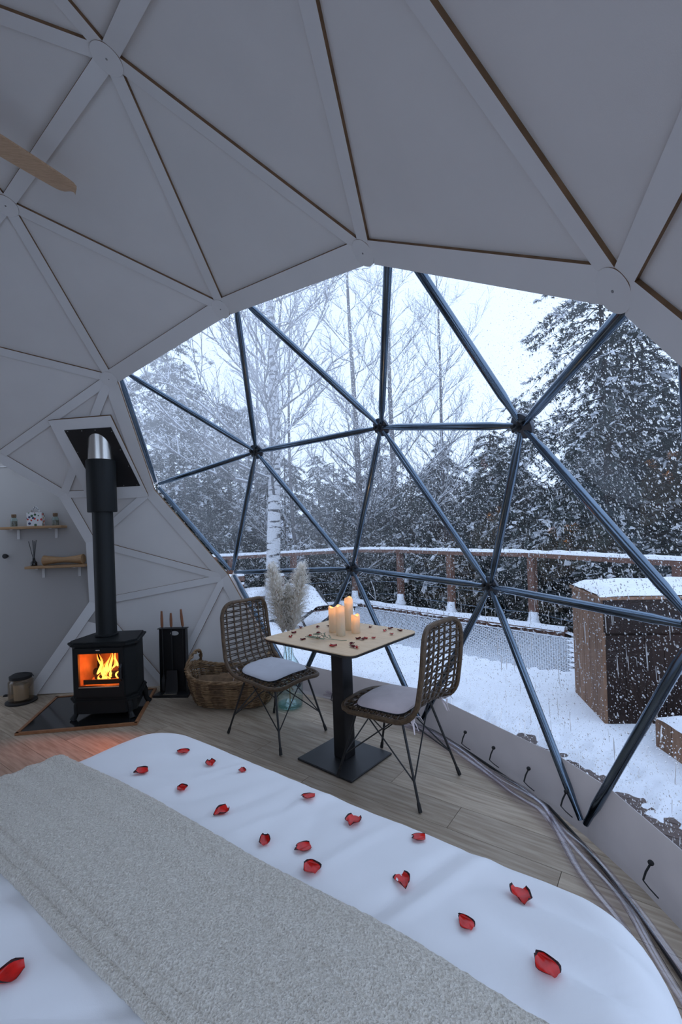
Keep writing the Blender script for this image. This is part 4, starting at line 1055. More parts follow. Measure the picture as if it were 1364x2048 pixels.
# ------------------------------------------------------------------ ceiling fan
fan = thing('ceiling_fan', 'wooden ceiling fan with pale slender blades under the dome apex', 'fan', (.10, -.09, 3.0))
MB().lathe([(.0, -.10), (.07, -.095), (.10, -.06), (.105, .03), (.06, .07), (.02, .08)], n=28).build('motor', WHITEP, fan)
MB().tube([V(0, 0, .07), V(-.03, .03, .40)], .013, 10).build('down_rod', WHITEP, fan)
for k in range(3):
    a = math.radians(59 + 120 * k)
    def bl(s, t):
        x = .09 + .82 * s; wv_ = .064 * (1 - .0 * s) * (math.sqrt(max(0, 1 - max(0, (s - .93) / .07) ** 2)) if s > .93 else 1) * (.75 + .35 * math.sin(PI * min(1, s * 1.05) * .8))
        y = (t - .5) * 2 * wv_; return Rz(a) @ V(x, y, .012 * (t - .5) * 2)
    m = MB(); m.grid(lambda s, t: bl(s, t) + V(0, 0, .005), 40, 8); m.grid(lambda s, t: bl(s, 1 - t) - V(0, 0, .005), 40, 8)
    n = 40; m.grid(lambda s, t: bl(s, 0) + V(0, 0, .005 - .01 * t), 40, 1); m.grid(lambda s, t: bl(s, 1) + V(0, 0, -.005 + .01 * t), 40, 1)
    bo_ = m.build('blade', BLADEW, fan)
    MB().box(Rz(a) @ V(.10, 0, .0), (.10, .03, .014), Rz(a)).build('blade_arm', WHITEP, bo_, False)

# surplus clear film lying folded along the floor edge
ff = thing('clear_film_curtain', 'clear plastic film rolled in long folds along the foot of the window', 'plastic film', (2.6, 1.0, 0))
path = [(1.62, 2.36), (1.96, 2.03), (2.30, 1.62), (2.44, 1.32), (2.56, 1.02), (2.66, .76), (2.68, .50), (2.68, .15), (2.64, -.20)]
rf = R3(4)
for q in range(3):
    off = (q - 1) * .022
    pts = []
    for k in range(60):
        t = k / 59 * (len(path) - 1); i = min(len(path) - 2, int(t)); f = t - i; a, b_ = V(path[i]), V(path[i + 1]); p = a * (1 - f) + b_ * f; d_ = unit(b_ - a); n_ = V(d_[1], -d_[0])
        sp = 1 + 2.2 * max(0, (t - 5.2) / 3); p = p - n_ * (off * sp + .008 * math.sin(k * .5 + q * 2)); pts.append(V(p[0] - 2.6, p[1] - 1.0, .026 + .010 * math.sin(k * .37 + q) + .010 * (1 - abs(q - 1))))
    MB().tube(pts, .016, 8, flat=.5).build('fold', CLEARF, ff)
MB().tube([V(p[0] + .05 - 2.6, p[1] + .03 - 1.0, .012) for p in path], .007, 6).build('edge_cord', RUBBER, ff)

# ------------------------------------------------------------------ outside: ground, deck, snow
DZ = -.14
def ground_z(x, y):
    r = math.hypot(x, y); return -1.7 + .10 * max(0, y - 9) + .06 * max(0, x - 6) + .35 * fbm(x, y, 0, .18)
g = MB(); g.grid(lambda a, b: V(-32 + 70 * a, -8 + 66 * b, ground_z(-32 + 70 * a, -8 + 66 * b)), 80, 80)
ground = struct('ground', g, [DARKG], True)
# net quad, corners in plan
NA, NB, NC, ND = V(2.15, 7.25), V(4.72, 4.38), V(3.95, 2.92), V(2.0, 4.62)
deckpoly = [V(-6.0, 2.0), V(-6.0, 6.3), V(-.2, 6.85), V(2.25, 7.75), V(4.75, 4.65), V(5.6, 2.5), V(6.0, -1.0), V(4.6, -3.4), V(1.2, -3.6), V(2.2, -2.2)]
def inside(p, poly):
    c = False
    for i in range(len(poly)):
        a, b = poly[i], poly[i - 1]
        if (a[1] > p[1]) != (b[1] > p[1]) and p[0] < (b[0] - a[0]) * (p[1] - a[1]) / (b[1] - a[1]) + a[0]: c = not c
    return c
NET = [NA, NB, NC, ND]
CELL = .09
def strip_deck():
    m = MB()
    for i in range(int(12.2 / .3)):
        for j in range(int(12 / .3)):
            x, y = -6.1 + .3 * i, -3.7 + .3 * j
            if inside(V(x + .15, y + .15), deckpoly) and not inside(V(x + .15, y + .15), NET) and math.hypot(x + .15, y + .15) > 2.0: m.box((x + .15, y + .15, DZ - .05), (.3, .3, .05))
    return m
deck = struct('deck', strip_deck(), [mat('deck_joists', (.05, .035, .03), .8)])
DA = math.radians(-36.5); dx_, dy_ = V(math.cos(DA), math.sin(DA)), V(-math.sin(DA), math.cos(DA))
for k in range(-4, 30):   # deck boards near the dome, where the snow has melted
    s0 = 1.2 + .125 * k
    poly = [dx_ * x + dy_ * y for x, y in ((-1.5, s0), (4.2, s0), (4.2, s0 + .119), (-1.5, s0 + .119))]
    pieces = []
    a = None
    for q in np.linspace(-1.5, 4.4, 60):
        p = dx_ * q + dy_ * (s0 + .06); ok = inside(p, deckpoly) and not inside(p, NET) and 2.88 < np.hypot(*p) < 4.3
        if ok and a is None: a = q
        if (not ok) and a is not None:
            if q - a > .3: pieces.append((a, q - .1))
            a = None
    for a, b in pieces:
        MB().prism([V(x, y, DZ - .024) for x, y in ((a, s0), (b, s0), (b, s0 + .119), (a, s0 + .119))], V(0, 0, .024)).build('plank', DECKW, deck, False, rot=(0, 0, DA))
def snow_h(x, y):
    r = math.hypot(x, y) - 2.98
    n = fbm(x, y, 0, 1.1, 3); f = fbm(x, y, 4, 9, 4)
    melt = min(1, max(0, (r - .50 + .32 * n + .16 * f - .38 * max(0, min(1.2, .9 - y))) / .30))
    tr = math.exp(-((r - .62 - .1 * n) / .10) ** 2) * .02 * max(0, -y + 1.4) if y < 1.4 else 0
    return DZ + .075 * melt + .012 * n * melt + .010 * f * (1.2 - melt) - .012 * (1 - melt) - tr * (.5 + f)
sm = MB(); idx = {}
nx, ny = int(12.2 / CELL), int(11.8 / CELL)
for i in range(nx):
    for j in range(ny):
        cx, cy = -6.1 + CELL * (i + .5), -3.7 + CELL * (j + .5)
        if not inside(V(cx, cy), deckpoly) or inside(V(cx, cy), NET) or math.hypot(cx, cy) < 2.9: continue
        if math.hypot(cx, cy) < 4.0 and cy > -1.5 and cx > 0: nsub = 3
        else: nsub = 1
        h = CELL / nsub
        for a in range(nsub):
            for b in range(nsub):
                q = []
                for da, db in ((0, 0), (1, 0), (1, 1), (0, 1)):
                    kx = (round((-6.1 + CELL * i + h * (a + da)) * 1e4), round((-3.7 + CELL * j + h * (b + db)) * 1e4))
                    if kx not in idx: idx[kx] = len(sm.v); sm.v.append((kx[0] / 1e4, kx[1] / 1e4, snow_h(kx[0] / 1e4, kx[1] / 1e4)))
                    q.append(idx[kx])
                sm.f.append(tuple(q)); sm.m.append(0)
sn = sm.build('snow_cover', SNOW, deck, True, 3.2); sn['kind'] = 'stuff'

# hammock net set into the deck
net = thing('hammock_net', 'large snow-coated hammock net set into the wooden deck', 'net', (*(sum(NET) / 4), DZ))
nc = V(*(sum(NET) / 4), DZ)
def netp(a, b):
    p = (NA * (1 - a) + NB * a) * (1 - b) + (ND * (1 - a) + NC * a) * b; return V(p[0], p[1], DZ - .10 * math.sin(PI * a) * math.sin(PI * b) + .02) - nc
nm_ = MB()
for k in range(-60, 61):
    for sg in (1, -1):
        c = k / 30; pts = []
        for a in np.linspace(0, 1, 31):
            bb = (c + a * 2 * sg) if sg == 1 else (c + 2 - a * 2) ; bb = bb / 1.0
            if -1e-6 <= bb <= 1 + 1e-6: pts.append(netp(a, min(1, max(0, bb))))
        if len(pts) > 1: nm_.tube(pts, .0052, 4, cap=False)
nm_.build('mesh_cords', ROPE, net, True, 3.2, kind='stuff')
bd = MB()
for P in ([netp(a, 0) for a in np.linspace(0, 1, 20)], [netp(1, b) for b in np.linspace(0, 1, 14)], [netp(a, 1) for a in np.linspace(0, 1, 20)], [netp(0, b) for b in np.linspace(0, 1, 14)]): bd.tube(P, .014, 6)
bd.build('border_rope', ROPE, net)
for k in range(22):
    a = (k + .5) / 22; p = netp(a, 0); o = unit(NA - ND); MB().tube([p, p + V(o[0], o[1], .1) * .12], .010, 5).build('lashing', ROPE, net)
def snow_strip(m, a, b, wd, th, z, seed, n=40):
    a, b = V(a), V(b); d = unit(b - a); s_ = V(-d[1], d[0]); r = R3(seed)
    def fn(i, j):
        p = a * (1 - i) + b * i; e = (j - .5) * 2; w_ = wd / 2 * (1 + .15 * noise.noise(Vector((i * 9, seed, 0))))
        q = p + s_ * e * w_; return V(q[0], q[1], z + th * (1 - e ** 4) * (1 + .3 * noise.noise(Vector((i * 14, seed, j)))) - .002)
    return m.grid(fn, n, 6)
beam = thing('net_beam', 'dark timber beam with a snow cap along the far edge of the net', 'beam', (0, 0, 0))
o = unit(NA - ND) * .14
for A, B, k in ((NA + o, NB + o * 1.0, 1),):
    d = B - A; c = (A + B) / 2; MB().box((c[0], c[1], DZ + .03), (np.linalg.norm(d), .10, .12), Rz(math.atan2(d[1], d[0]))).build('timber', RAILW, beam, False)
    snow_strip(MB(), A, B, .12, .06, DZ + .09, k).build('snow_cap', SNOW, beam, True, 3.2)

# railing
rail_pts = [V(-5.8, 5.15), V(-3.2, 5.75), V(-.1, 6.83), V(2.19, 7.74), V(3.0, 7.1), V(3.66, 6.05), V(4.53, 5.0), V(5.22, 3.2), V(5.75, 1.2), V(6.0, -1.0)]
RZ = .95
railing = thing('railing', 'red-brown timber railing with snowy handrail around the deck', 'railing', (0, 0, 0))
for k, (x, y) in enumerate(rail_pts + [V(1.0, 7.27), V(-1.7, 6.28)]):
    po = MB().box((x, y, (RZ + DZ - .2) / 2 - .02), (.095, .095, RZ - DZ + .16), Rz(.6)).build('post', RAILW, railing, False)
    sb = MB(); sb.lathe([(.11, 0), (.10, .06), (.07, .12), (.058, .22), (.0, .23)], (x - .02, y - .03, DZ + .04), 10); sb.build('snow_drift', SNOW, po, True, 3.2)
for k in range(len(rail_pts) - 1):
    a, b = rail_pts[k], rail_pts[k + 1]; d = b - a; c = (a + b) / 2; L = np.linalg.norm(d); RR = Rz(math.atan2(d[1], d[0]))
    MB().box((c[0], c[1], RZ - .03), (L + .06, .11, .06), RR).build('handrail', RAILW, railing, False)
    snow_strip(MB(), a, b, .115, .045, RZ, 10 + k).build('snow_cap', SNOW, railing, True, 3.2)
    for z in (.62, .34, .10): MB().tube([V(a[0], a[1], z), V(c[0], c[1], z - .012), V(b[0], b[1], z)], .004, 4).build('wire', STEEL, railing)

# plank cabinet and step on the right
CX, CY = 3.615, 1.835; CZ0, CZ1 = DZ, .835
cab = thing('plank_cabinet', 'tall brown plank cabinet with a snow-covered top outside on the deck', 'cabinet', (CX, CY, CZ0))
ld = unit(V(.125, .62)); fd = unit(V(1.0, -.10)); LW, FW = .64, 1.7
def cabp(a, b, z): p = ld * a + fd * b; return V(p[0], p[1], z)
H = CZ1 - CZ0
MB().prism([cabp(.02, .02, 0), cabp(LW - .02, .02, 0), cabp(LW - .02, FW, 0), cabp(.02, FW, 0)], V(0, 0, H - .02)).build('carcass', CABD, cab, False)
for k in range(5):
    a0, a1 = LW * k / 5, LW * (k + 1) / 5 - .006; MB().prism([cabp(a0, -.004, 0), cabp(a1, -.004, 0), cabp(a1, .02, 0), cabp(a0, .02, 0)], V(0, 0, H)).build('plank', CABW, cab, False)
for k in range(13):
    b0, b1 = FW * k / 13 + .02, FW * (k + 1) / 13 + .016; MB().prism([cabp(-.004, b0, 0), cabp(-.004, b1, 0), cabp(.02, b1, 0), cabp(.02, b0, 0)], V(0, 0, H - .27)).build('board', CABD, cab, False)
MB().prism([cabp(-.012, .012, H - .25), cabp(-.012, FW, H - .25), cabp(.03, FW, H - .25), cabp(.03, .012, H - .25)], V(0, 0, .25)).build('fascia_board', CABD, cab, False)
MB().prism([cabp(-.02, -.015, H - .015), cabp(LW + .02, -.015, H - .015), cabp(LW + .02, FW, H - .015), cabp(-.02, FW, H - .015)], V(0, 0, .02)).build('lid', CABW, cab, False)
sc_ = MB(); sc_.grid(lambda i, j: cabp(-.015 + (LW + .03) * j, -.012 + (FW) * i, H + .004 + .055 * min(1, min(i, 1) * 14 + .25) * min(1, min(j, 1 - j) * 12 + .15) + .01 * noise.noise(Vector((i * 7, j * 5, 1)))), 50, 24); sc_.build('snow_cap', SNOW, cab, True, 3.2)
stp = thing('plank_box', 'low brown plank box with a snow-covered top in front of the cabinet', 'box', (3.735, 1.489, DZ))
d1, d2 = unit(V(-.02, -1)), unit(V(1, -.05)); H2 = .26
def stpp(a, b, z): p = d1 * a + d2 * b; return V(p[0], p[1], z)
MB().prism([stpp(.0, .012, 0), stpp(1.0, .012, 0), stpp(1.0, 1.3, 0), stpp(0, 1.3, 0)], V(0, 0, H2 - .01)).build('carcass', CABD, stp, False)
for k in range(7):
    a0, a1 = k / 7, (k + 1) / 7 - .006; MB().prism([stpp(a0, -.006, 0), stpp(a1, -.006, 0), stpp(a1, .012, 0), stpp(a0, .012, 0)], V(0, 0, H2)).build('plank', CABW, stp, False)
MB().grid(lambda i, j: stpp(i * 1.0, -.01 + 1.3 * j, H2 - .004 + .045 * min(1, min(i, 1 - i) * 12 + .2) * min(1, j * 14 + .2) + .008 * noise.noise(Vector((i * 7, j * 5, 6)))), 30, 40).build('snow_cap', SNOW, stp, True, 3.2)

# garden table with lantern, bench and folding chair on the deck at the back
gt = thing('garden_table', 'low dark garden table buried under a thick slab of snow', 'table', (.75, 6.62, DZ))
GR = Rz(math.radians(33))
MB().box((0, 0, .42), (1.25, .50, .04), GR).build('tabletop', RAILW, gt, False)
for sx in (-1, 1):
    for sy in (-1, 1): MB().box(GR @ V(sx * .55, sy * .18, .20), (.06, .06, .40), GR).build('leg', RAILW, gt, False)
MB().grid(lambda i, j: GR @ V((i - .5) * 1.30, (j - .5) * .56, .44 + .10 * min(1, min(i, 1 - i) * 10) ** .5 * min(1, min(j, 1 - j) * 6) ** .5 + .012 * noise.noise(Vector((i * 6, j * 3, 2)))), 40, 20).build('snow_cap', SNOW, gt, True, 3.2)
gl_ = thing('garden_lantern', 'small brown slatted lantern with a snow cap on the snowy garden table', 'lantern', (.78, 6.68, DZ + .52))
for k in range(4):
    for q in range(4):
        c = Rz(k * PI / 2 + .3) @ V(.075, (q - 1.5) * .042, .09); MB().box(c, (.012, .028, .18), Rz(k * PI / 2 + .3)).build('slat', RAILW, gl_, False)
MB().box((0, 0, .185), (.18, .18, .014), Rz(.3)).build('roof', RAILW, gl_, False); MB().blob((0, 0, .205), (.10, .10, .06), 12, 6).build('snow_cap', SNOW, gl_)
be = thing('garden_bench', 'slatted garden bench with snow on each slat, behind the glass at the lining edge', 'bench', (-.25, 6.05, DZ))
for k in range(3):
    z = .45 + .14 * k; MB().box((0, .1 + .03 * k, z), (1.0, .03, .09), Rz(.25)).build('slat', RAILW, be, False); snow_strip(MB(), V(-.48, -.02 + .03 * k), V(.48, .22 + .03 * k), .06, .04, z + .045, 40 + k, 20).build('snow_cap', SNOW, be, True, 3.2)
MB().box((0, -.12, .40), (1.0, .35, .03), Rz(.25)).build('seat', RAILW, be, False); snow_strip(MB(), V(-.46, -.25), V(.50, .0), .32, .09, .41, 50, 20).build('snow_cap', SNOW, be, True, 3.2)
for sx in (-.42, .42):
    for sy in (-.22, .08): MB().box(Rz(.25) @ V(sx, sy, .2), (.05, .05, .4), Rz(.25)).build('leg', RAILW, be, False)
fc = thing('folding_chair', 'dark folding deck chair under snow between the pampas grass and the candles', 'chair', (1.45, 5.35, DZ), .5)
for sx in (-.26, .26):
    MB().tube([V(sx, -.35, .02), V(sx, .45, .62)], .02, 6).build('leg', BLACKM, fc); MB().tube([V(sx, .38, .02), V(sx, -.42, .40)], .02, 6).build('leg', BLACKM, fc)
MB().grid(lambda i, j: V((i - .5) * .5, -.42 + .8 * j, .41 - .12 * math.sin(PI * j) + .12 * j + .05 * min(1, 8 * min(i, 1 - i))), 12, 14).build('snow_cap', SNOW, fc, True, 3.2)
MB().grid(lambda i, j: V((i - .5) * .5, -.42 + .8 * j, .40 - .12 * math.sin(PI * j) + .12 * j), 6, 14).build('sling_seat', RAILW, fc)

# ------------------------------------------------------------------ trees
def fast_mesh(name, verts, faces_n, m, k):
    """mesh of separate k-gons from a numpy vertex array"""
    me = bpy.data.meshes.new(name); n = len(verts); me.vertices.add(n); me.vertices.foreach_set('co', np.asarray(verts, np.float32).ravel())
    me.loops.add(n); me.loops.foreach_set('vertex_index', np.arange(n, dtype=np.int32)); me.polygons.add(n // k)
    me.polygons.foreach_set('loop_start', np.arange(0, n, k, dtype=np.int32)); me.materials.append(m); me.update(calc_edges=True); return me
def conifer_meshes(seed, h, dens, brown=False, wide=1.0, snowy=.36, top=.9):
    r = R3(seed); rn = np.random.RandomState(seed); nrm = lambda a: a / (np.linalg.norm(a, axis=-1, keepdims=True) + 1e-9)
    tr = MB().tube([V(0, 0, -.6), V(.05, 0, h * .5), V(0, .04, h * .98)], [.05 + h * .012, h * .009, .012], 7)
    PP, DD, SS, SN = [], [], [], []
    z = .12
    while z < h * .99:
        q = z / h; Lb = wide * (.28 + .30 * h * (1 - q) ** top * (.6 + .4 * min(1, q * 4)))
        for b in range(max(4, int(8 * (1.15 - q)))):
            a = r.uniform(0, 2 * PI); d = V(math.cos(a), math.sin(a), 0); L = Lb * r.uniform(.55, 1.15); rise = r.uniform(-.15, .35); dr = r.uniform(.35, .75); zz = z + r.uniform(-.12, .12); bend = r.uniform(-.3, .3); sdv = V(-d[1], d[0], 0)
            ax = lambda t: d * L * t[:, None] + sdv * (bend * L * t[:, None] ** 2) + V(0, 0, 1) * (zz + (rise * t - dr * t ** 2) * L)[:, None]
            tt = np.linspace(0, 1, 5); tr.tube(ax(tt), [.013, .01, .008, .005, .003], 3, cap=False)
            ns = max(4, int(L / .075 * dens)); t = np.clip(.12 + .9 * (np.arange(ns) + rn.rand(ns)) / ns, 0, 1); P = ax(t); sg = np.where(rn.rand(ns) < .5, -1., 1.)
            an = a + bend * 1.5 * t + sg * (1.0 - .6 * t + .3 * rn.randn(ns)); sl = (.10 + .34 * L * (1 - .75 * t)) * (.6 + .6 * rn.rand(ns)); sl = np.minimum(sl, .55)
            sd = np.stack([np.cos(an), np.sin(an), -.15 - .45 * rn.rand(ns)], 1)
            m = 7; u = (np.arange(m)[None] + rn.rand(ns, m)) / m
            Q = P[:, None] + sd[:, None] * (sl[:, None] * u)[..., None]; Q[..., 2] -= .22 * sl[:, None] * u ** 2
            dd = sd[:, None] + .75 * rn.randn(ns, m, 3); dd[..., 2] -= .25
            PP.append(Q.reshape(-1, 3)); DD.append(nrm(dd.reshape(-1, 3))); SS.append(np.repeat(.05 + .05 * rn.rand(ns), m))
            keep = np.repeat(rn.rand(ns) < snowy * (1.25 if r.random() < .55 else .45), m); SN.append(keep)
        z += .10 + .09 * r.random()
    P = np.concatenate(PP); D = np.concatenate(DD); S = np.concatenate(SS)[:, None]; K = np.concatenate(SN); n = len(P)
    E = nrm(np.cross(D, rn.randn(n, 3))); w = S * .16
    tri = []
    for f in (-.75, 0, .75):
        tip = P + D * S * (1.25 - .3 * abs(f)) + E * S * f; tri.append(np.stack([P - E * w, P + E * w, tip], 1))
    V1 = np.concatenate(tri).reshape(-1, 3)
    k = np.where(K & (rn.rand(n) < .75))[0]; Pk, Sk = P[k] + V(0, 0, .012), S[k] * rn.uniform(.7, 1.7, (len(k), 1)); A = nrm(D[k] * V(1, 1, .45)); B = nrm(np.cross(V(0, 0, 1), A)) ; B = nrm(B + V(0, 0, 1) * rn.uniform(-1.1, 1.1, (len(k), 1))); w = rn.uniform(.22, .50, (len(k), 1))
    V2 = np.stack([Pk - A * Sk * .35, Pk - B * Sk * w + A * Sk * .3, Pk + A * Sk * 1.05, Pk + B * Sk * w + A * Sk * .35 + V(0, 0, .01)], 1).reshape(-1, 3)
    return (tr.mesh('trunk', BARK), fast_mesh('foliage', V1, 3, NEEDLEB if brown else NEEDLE, 3), fast_mesh('snow', V2, 4, SNOWT, 4))
CON = [conifer_meshes(21, 6.3, .75, wide=1.15, snowy=.34), conifer_meshes(22, 8.4, .6, wide=1.15, snowy=.34, top=.75), conifer_meshes(23, 4.3, .85, wide=1.25), conifer_meshes(24, 2.6, .95, wide=1.5, top=.6), conifer_meshes(25, 2.2, .95, True, 1.6, .5, .6)]
def conifer(x, y, v, s, rz, label, group):
    t = thing('snowy_conifer' if v < 3 else 'snowy_shrub', label, 'tree' if v < 3 else 'shrub', (x, y, ground_z(x, y)), rz, group); t.scale = (s, s, s)
    for nme, me in zip(('trunk', 'foliage', 'snow'), CON[v]): link(nme, me, t, None if nme == 'trunk' else 'stuff')
CT = [  # x, y, variant, scale, label
 (6.6, 6.6, 1, 1.00, 'tallest snowy conifer, rising to the lining on the right above the cabinet'),
 (8.6, 5.0, 1, .95, 'dark snowy conifer at the right picture edge behind the cabinet'),
 (8.2, 8.2, 0, 1.15, 'big snowy conifer just left of the tallest one, behind the steel hub'),
 (7.2, 3.2, 0, 1.0, 'shadowed conifer right of the cabinet, beyond the railing'),
 (6.1, 9.6, 2, 1.05, 'mid-height snowy conifer behind the railing, right of the highest birch strut'),
 (4.9, 11.2, 2, 1.15, 'snowy conifer behind the middle steel hub over the railing corner'),
 (3.4, 10.4, 2, 1.0, 'snowy conifer behind the candles beyond the railing corner'),
 (1.9, 11.0, 2, 1.1, 'snowy conifer right of the birch trunk beyond the railing'),
 (.6, 10.2, 2, 1.1, 'snowy conifer directly behind the birch trunk'),
 (-.6, 9.2, 0, .95, 'tall hazy conifer left of the birch behind the misted panes'),
 (-2.0, 9.4, 1, .95, 'tallest hazy conifer at the left window edge'),
 (-1.2, 7.9, 2, .95, 'snow-laden conifer close behind the railing at the left lining edge'),
 (-3.6, 9.0, 1, .85, 'hazy conifer mostly hidden by the lining on the left'),
 (7.6, 12.4, 0, 1.0, 'distant conifer between the tallest conifer and the middle hub'),
 (5.6, 14.2, 0, .85, 'distant conifer above the railing in the middle gap'),
 (3.6, 14.6, 2, 1.3, 'distant rounded conifer over the candles'),
 (1.4, 15.0, 0, .8, 'distant conifer to the right of the birch crown'),
 (-.9, 14.0, 0, 1.1, 'distant tall conifer behind the left steel hub'),
 (-3.0, 13.5, 1, 1.0, 'distant tallest conifer behind the upper left panes'),
 (9.8, 10.2, 1, 1.0, 'distant conifer behind the tall ones on the right'),
 (10.8, 6.6, 1, 1.1, 'distant dark conifer at the right edge'),
]
for k, (x, y, v, s, lab) in enumerate(CT): conifer(x, y, v, s, k * 1.3, lab, 'snowy conifers beyond the railing')
rt = R3(77)
row = []
for k in range(46):
    dpt = rt.uniform(9.3, 16.5); ang = math.radians(rt.uniform(40, 104)); x, y = 1.7 + dpt * math.cos(ang), -1.4 + dpt * math.sin(ang)
    if min([math.hypot(x - c[0], y - c[1]) for c in CT] + [math.hypot(x - c[0], y - c[1]) for c in row] or [9]) < .9: continue
    if min(math.hypot(x - a * 6 - (1 - a) * 2.2, y - a * 1 - (1 - a) * 7.7) for a in (0, .25, .5, .75, 1)) < 1.2: continue
    row.append((x, y, rt.choice((2, 2, 0) if x > 5 or x < -1 else (2, 2, 3)), rt.uniform(.8, 1.15)))
row.sort(key=lambda c: -math.atan2(c[1] + 1.43, c[0] - 1.687))
ORD = 'first second third fourth fifth sixth seventh eighth ninth tenth eleventh twelfth thirteenth fourteenth fifteenth sixteenth seventeenth eighteenth nineteenth twentieth'.split()
ORD += ['twenty-' + o for o in ORD[:9]] + ['thirtieth'] + ['thirty-' + o for o in ORD[:9]] + ['fortieth'] + ['forty-' + o for o in ORD[:9]]
for k, (x, y, v, s) in enumerate(row):
    conifer(x, y, v, s, k * 1.7, 'snow-dusted %s filling the dense wood beyond the railing, %s from the left' % ('bush' if v == 3 else 'conifer', ORD[k]), 'dense wood beyond the railing')
SHR = [(2.9, 8.9, 3, 1.0, 'snowy shrub under the handrail behind the candles'), (4.3, 7.7, 3, 1.1, 'snowy shrub between the two railing posts over the right chair back'), (5.4, 6.6, 3, 1.15, 'snowy shrub right of the second railing post'), (6.0, 4.9, 4, 1.1, 'brownish shrub behind the railing left of the cabinet top'),
       (6.5, 3.6, 3, 1.1, 'dark shrub behind the plank cabinet'), (1.5, 9.0, 3, 1.1, 'snowy shrub right of the birch below the handrail'), (.3, 8.4, 3, 1.0, 'snowy shrub behind the garden table'), (-1.6, 7.4, 3, 1.1, 'snowy shrub at the left end of the handrail'), (3.9, 9.4, 4, 1.2, 'brownish shrub beyond the railing under the middle hub'), (5.0, 8.6, 4, 1.2, 'brownish shrub in the gap beyond the railing bend'), (-.5, 7.6, 3, .9, 'low snowy shrub behind the garden bench'), (6.9, 5.6, 3, 1.2, 'snowy shrub below the tallest conifer')]
for k, (x, y, v, s, lab) in enumerate(SHR): conifer(x, y, v, s, k * 2.1, lab, 'snowy shrubs beyond the railing')

def bare_tree(seed, h, r0, nb, blen, lean=(0, 0), start=.35):
    r = R3(seed); tk = MB(); br = MB(); sw = MB()
    def ax(t): return V(lean[0] * t * t + .10 * math.sin(t * 5 + seed), lean[1] * t * t + .08 * math.sin(t * 4), -.9 + (h + .9) * t)
    tk.tube([ax(t) for t in np.linspace(0, 1, 26)], [r0 * (1 - .85 * t ** 1.1) for t in np.linspace(0, 1, 26)], 12)
    def branch(p, d, L, rad, lev):
        pts = [p]; dd = V(d); n = 7
        for k in range(n):
            dd = unit(dd + V(r.uniform(-.16, .16), r.uniform(-.16, .16), r.uniform(-.02, .16) if lev < 2 else r.uniform(-.2, .1))); pts.append(pts[-1] + dd * L / n)
        br.tube(pts, np.linspace(rad, rad * .35, n + 1), 4 if lev == 0 else 3, cap=False)
        for k in range(n):
            if r.random() < .55:
                a, b = pts[k], pts[k + 1]; s_ = unit(np.cross(b - a, V(0, 0, 1))) * (rad * .9 + .003); u_p = V(0, 0, rad + .004); sw.add([a - s_ + u_p * .6, b - s_ * .8 + u_p * .6, b + u_p * 1.6, a + u_p * 1.6, a + s_ + u_p * .6, b + s_ * .8 + u_p * .6], [(0, 1, 2, 3), (3, 2, 5, 4)])
        if lev < 2:
            for k in range(1, n + 1):
                for _ in range(2 if lev == 0 else 1):
                    if r.random() < .85: branch(pts[k].copy(), unit(dd + V(r.uniform(-.9, .9), r.uniform(-.9, .9), r.uniform(-.2, .5))), L * r.uniform(.3, .5), rad * .5, lev + 1)
    for k in range(nb):
        t = start + (1 - start) * (k + r.random()) / nb; a = r.uniform(0, 2 * PI); branch(ax(t), unit(V(math.cos(a), math.sin(a), r.uniform(.2, .9))), blen * (1.15 - t * .7) * r.uniform(.6, 1.1), max(.006, r0 * .22 * (1.1 - t)), 0)
    return tk, br, sw
def birch(x, y, z, seed, h, r0, nb, bl, lab, m, lean=(0, 0), start=.35, grp='bare birches'):
    t = thing('birch_tree', lab, 'tree', (x, y, z), 0, grp); tk, br, sw = bare_tree(seed, h, r0, nb, bl, lean, start)
    tk.build('trunk', m, t); br.build('branches', TWIG, t, False, kind='stuff'); sw.build('snow', SNOWT, t, False, kind='stuff')
birch(.80, 5.95, DZ, 5, 8.5, .135, 34, 2.3, 'white birch with a dark-scarred trunk growing up through the deck', BIRCH, (-.1, .3), .30)
birch(2.35, 9.6, -1.6, 6, 10.5, .11, 30, 2.4, 'slim grey birch whose trunk stands behind the candles', TWIG, (.1, 0), .30)
birch(3.2, 9.2, -1.6, 7, 10.0, .10, 28, 2.6, 'slim bare birch beside the middle steel hub', TWIG, (.25, 0), .25)
birch(.98, 8.6, -1.5, 8, 8.0, .06, 22, 1.8, 'thin dark birch just right of the white trunk', TWIG, (0, .2), .2)
birch(4.9, 10.5, -1.5, 9, 9.5, .08, 26, 2.4, 'hazy bare birch under the highest stretch of the window', TWIG, (-.3, 0), .3)
birch(-.4, 12.0, -1.4, 10, 10.0, .08, 24, 2.4, 'distant bare birch left of the white trunk', TWIG, (.1, 0), .3)
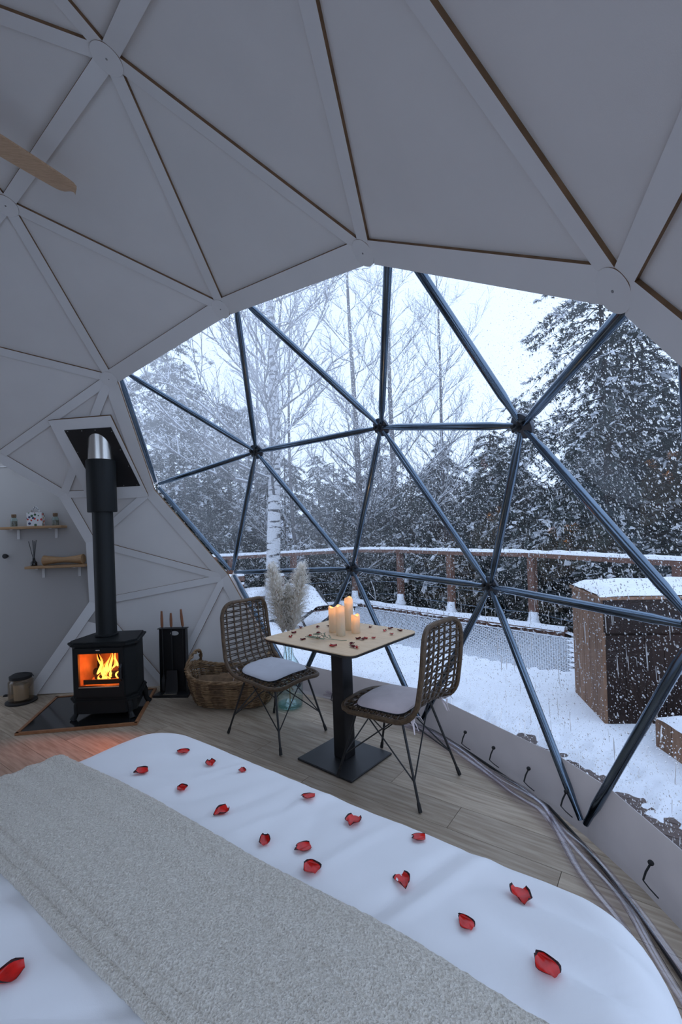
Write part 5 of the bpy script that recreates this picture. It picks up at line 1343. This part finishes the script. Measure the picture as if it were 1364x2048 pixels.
def thicket(x, y, seed, lab):
    r = R3(seed); t = thing('bare_bush', lab, 'shrub', (x, y, ground_z(x, y)), 0, 'bare snowy bushes beyond the railing'); tw = MB(); sw = MB()
    for k in range(46):
        a = r.uniform(0, 2 * PI); d = unit(V(math.cos(a) * .8, math.sin(a) * .8, r.uniform(.4, 1.6))); p = V(r.uniform(-.3, .3), r.uniform(-.3, .3), 0); pts = [p]; L = r.uniform(.9, 2.2)
        for q in range(7): d = unit(d + V(r.uniform(-.22, .22), r.uniform(-.22, .22), r.uniform(-.28, .08))); pts.append(pts[-1] + d * L / 7)
        tw.tube(pts, np.linspace(.009, .003, 8), 3, cap=False)
        for q in range(2, 8):
            e = pts[q] + V(r.uniform(-.3, .3), r.uniform(-.3, .3), r.uniform(-.05, .2)); tw.tube([pts[q], (pts[q] + e) / 2 + V(0, 0, .02), e], [.004, .003, .002], 3, cap=False)
            for a_, b_ in ((pts[q - 1], pts[q]), (pts[q], e)):
                if r.random() < .8:
                    s_ = unit(np.cross(b_ - a_, V(0, 0, 1))) * r.uniform(.006, .011); u = V(0, 0, .008); sw.add([a_ - s_ + u, b_ - s_ + u, b_ + u * 2.2, a_ + u * 2.2, a_ + s_ + u, b_ + s_ + u], [(0, 1, 2, 3), (3, 2, 5, 4)])
    tw.build('twigs', TWIG, t, False, kind='stuff'); sw.build('snow', SNOWT, t, False, kind='stuff')
for k, (x, y, lab) in enumerate(((2.6, 8.5, 'bare snowy bush behind the tallest candle'), (3.5, 7.6, 'bare snowy bush left of the first railing post behind the right chair'), (1.3, 8.0, 'bare snowy bush right of the birch trunk, behind the pampas grass'), (4.8, 6.7, 'bare snowy bush behind the second railing post'), (.1, 7.8, 'bare snowy bush left of the birch trunk'), (5.6, 5.4, 'bare snowy bush near the left face of the cabinet'), (-1.0, 7.1, 'bare snowy bush at the left lining edge'), (2.0, 9.4, 'bare snowy bush farther back between the birch and the candles'), (4.2, 9.0, 'bare snowy bush farther back right of the candles'))): thicket(x, y, 60 + k, lab)
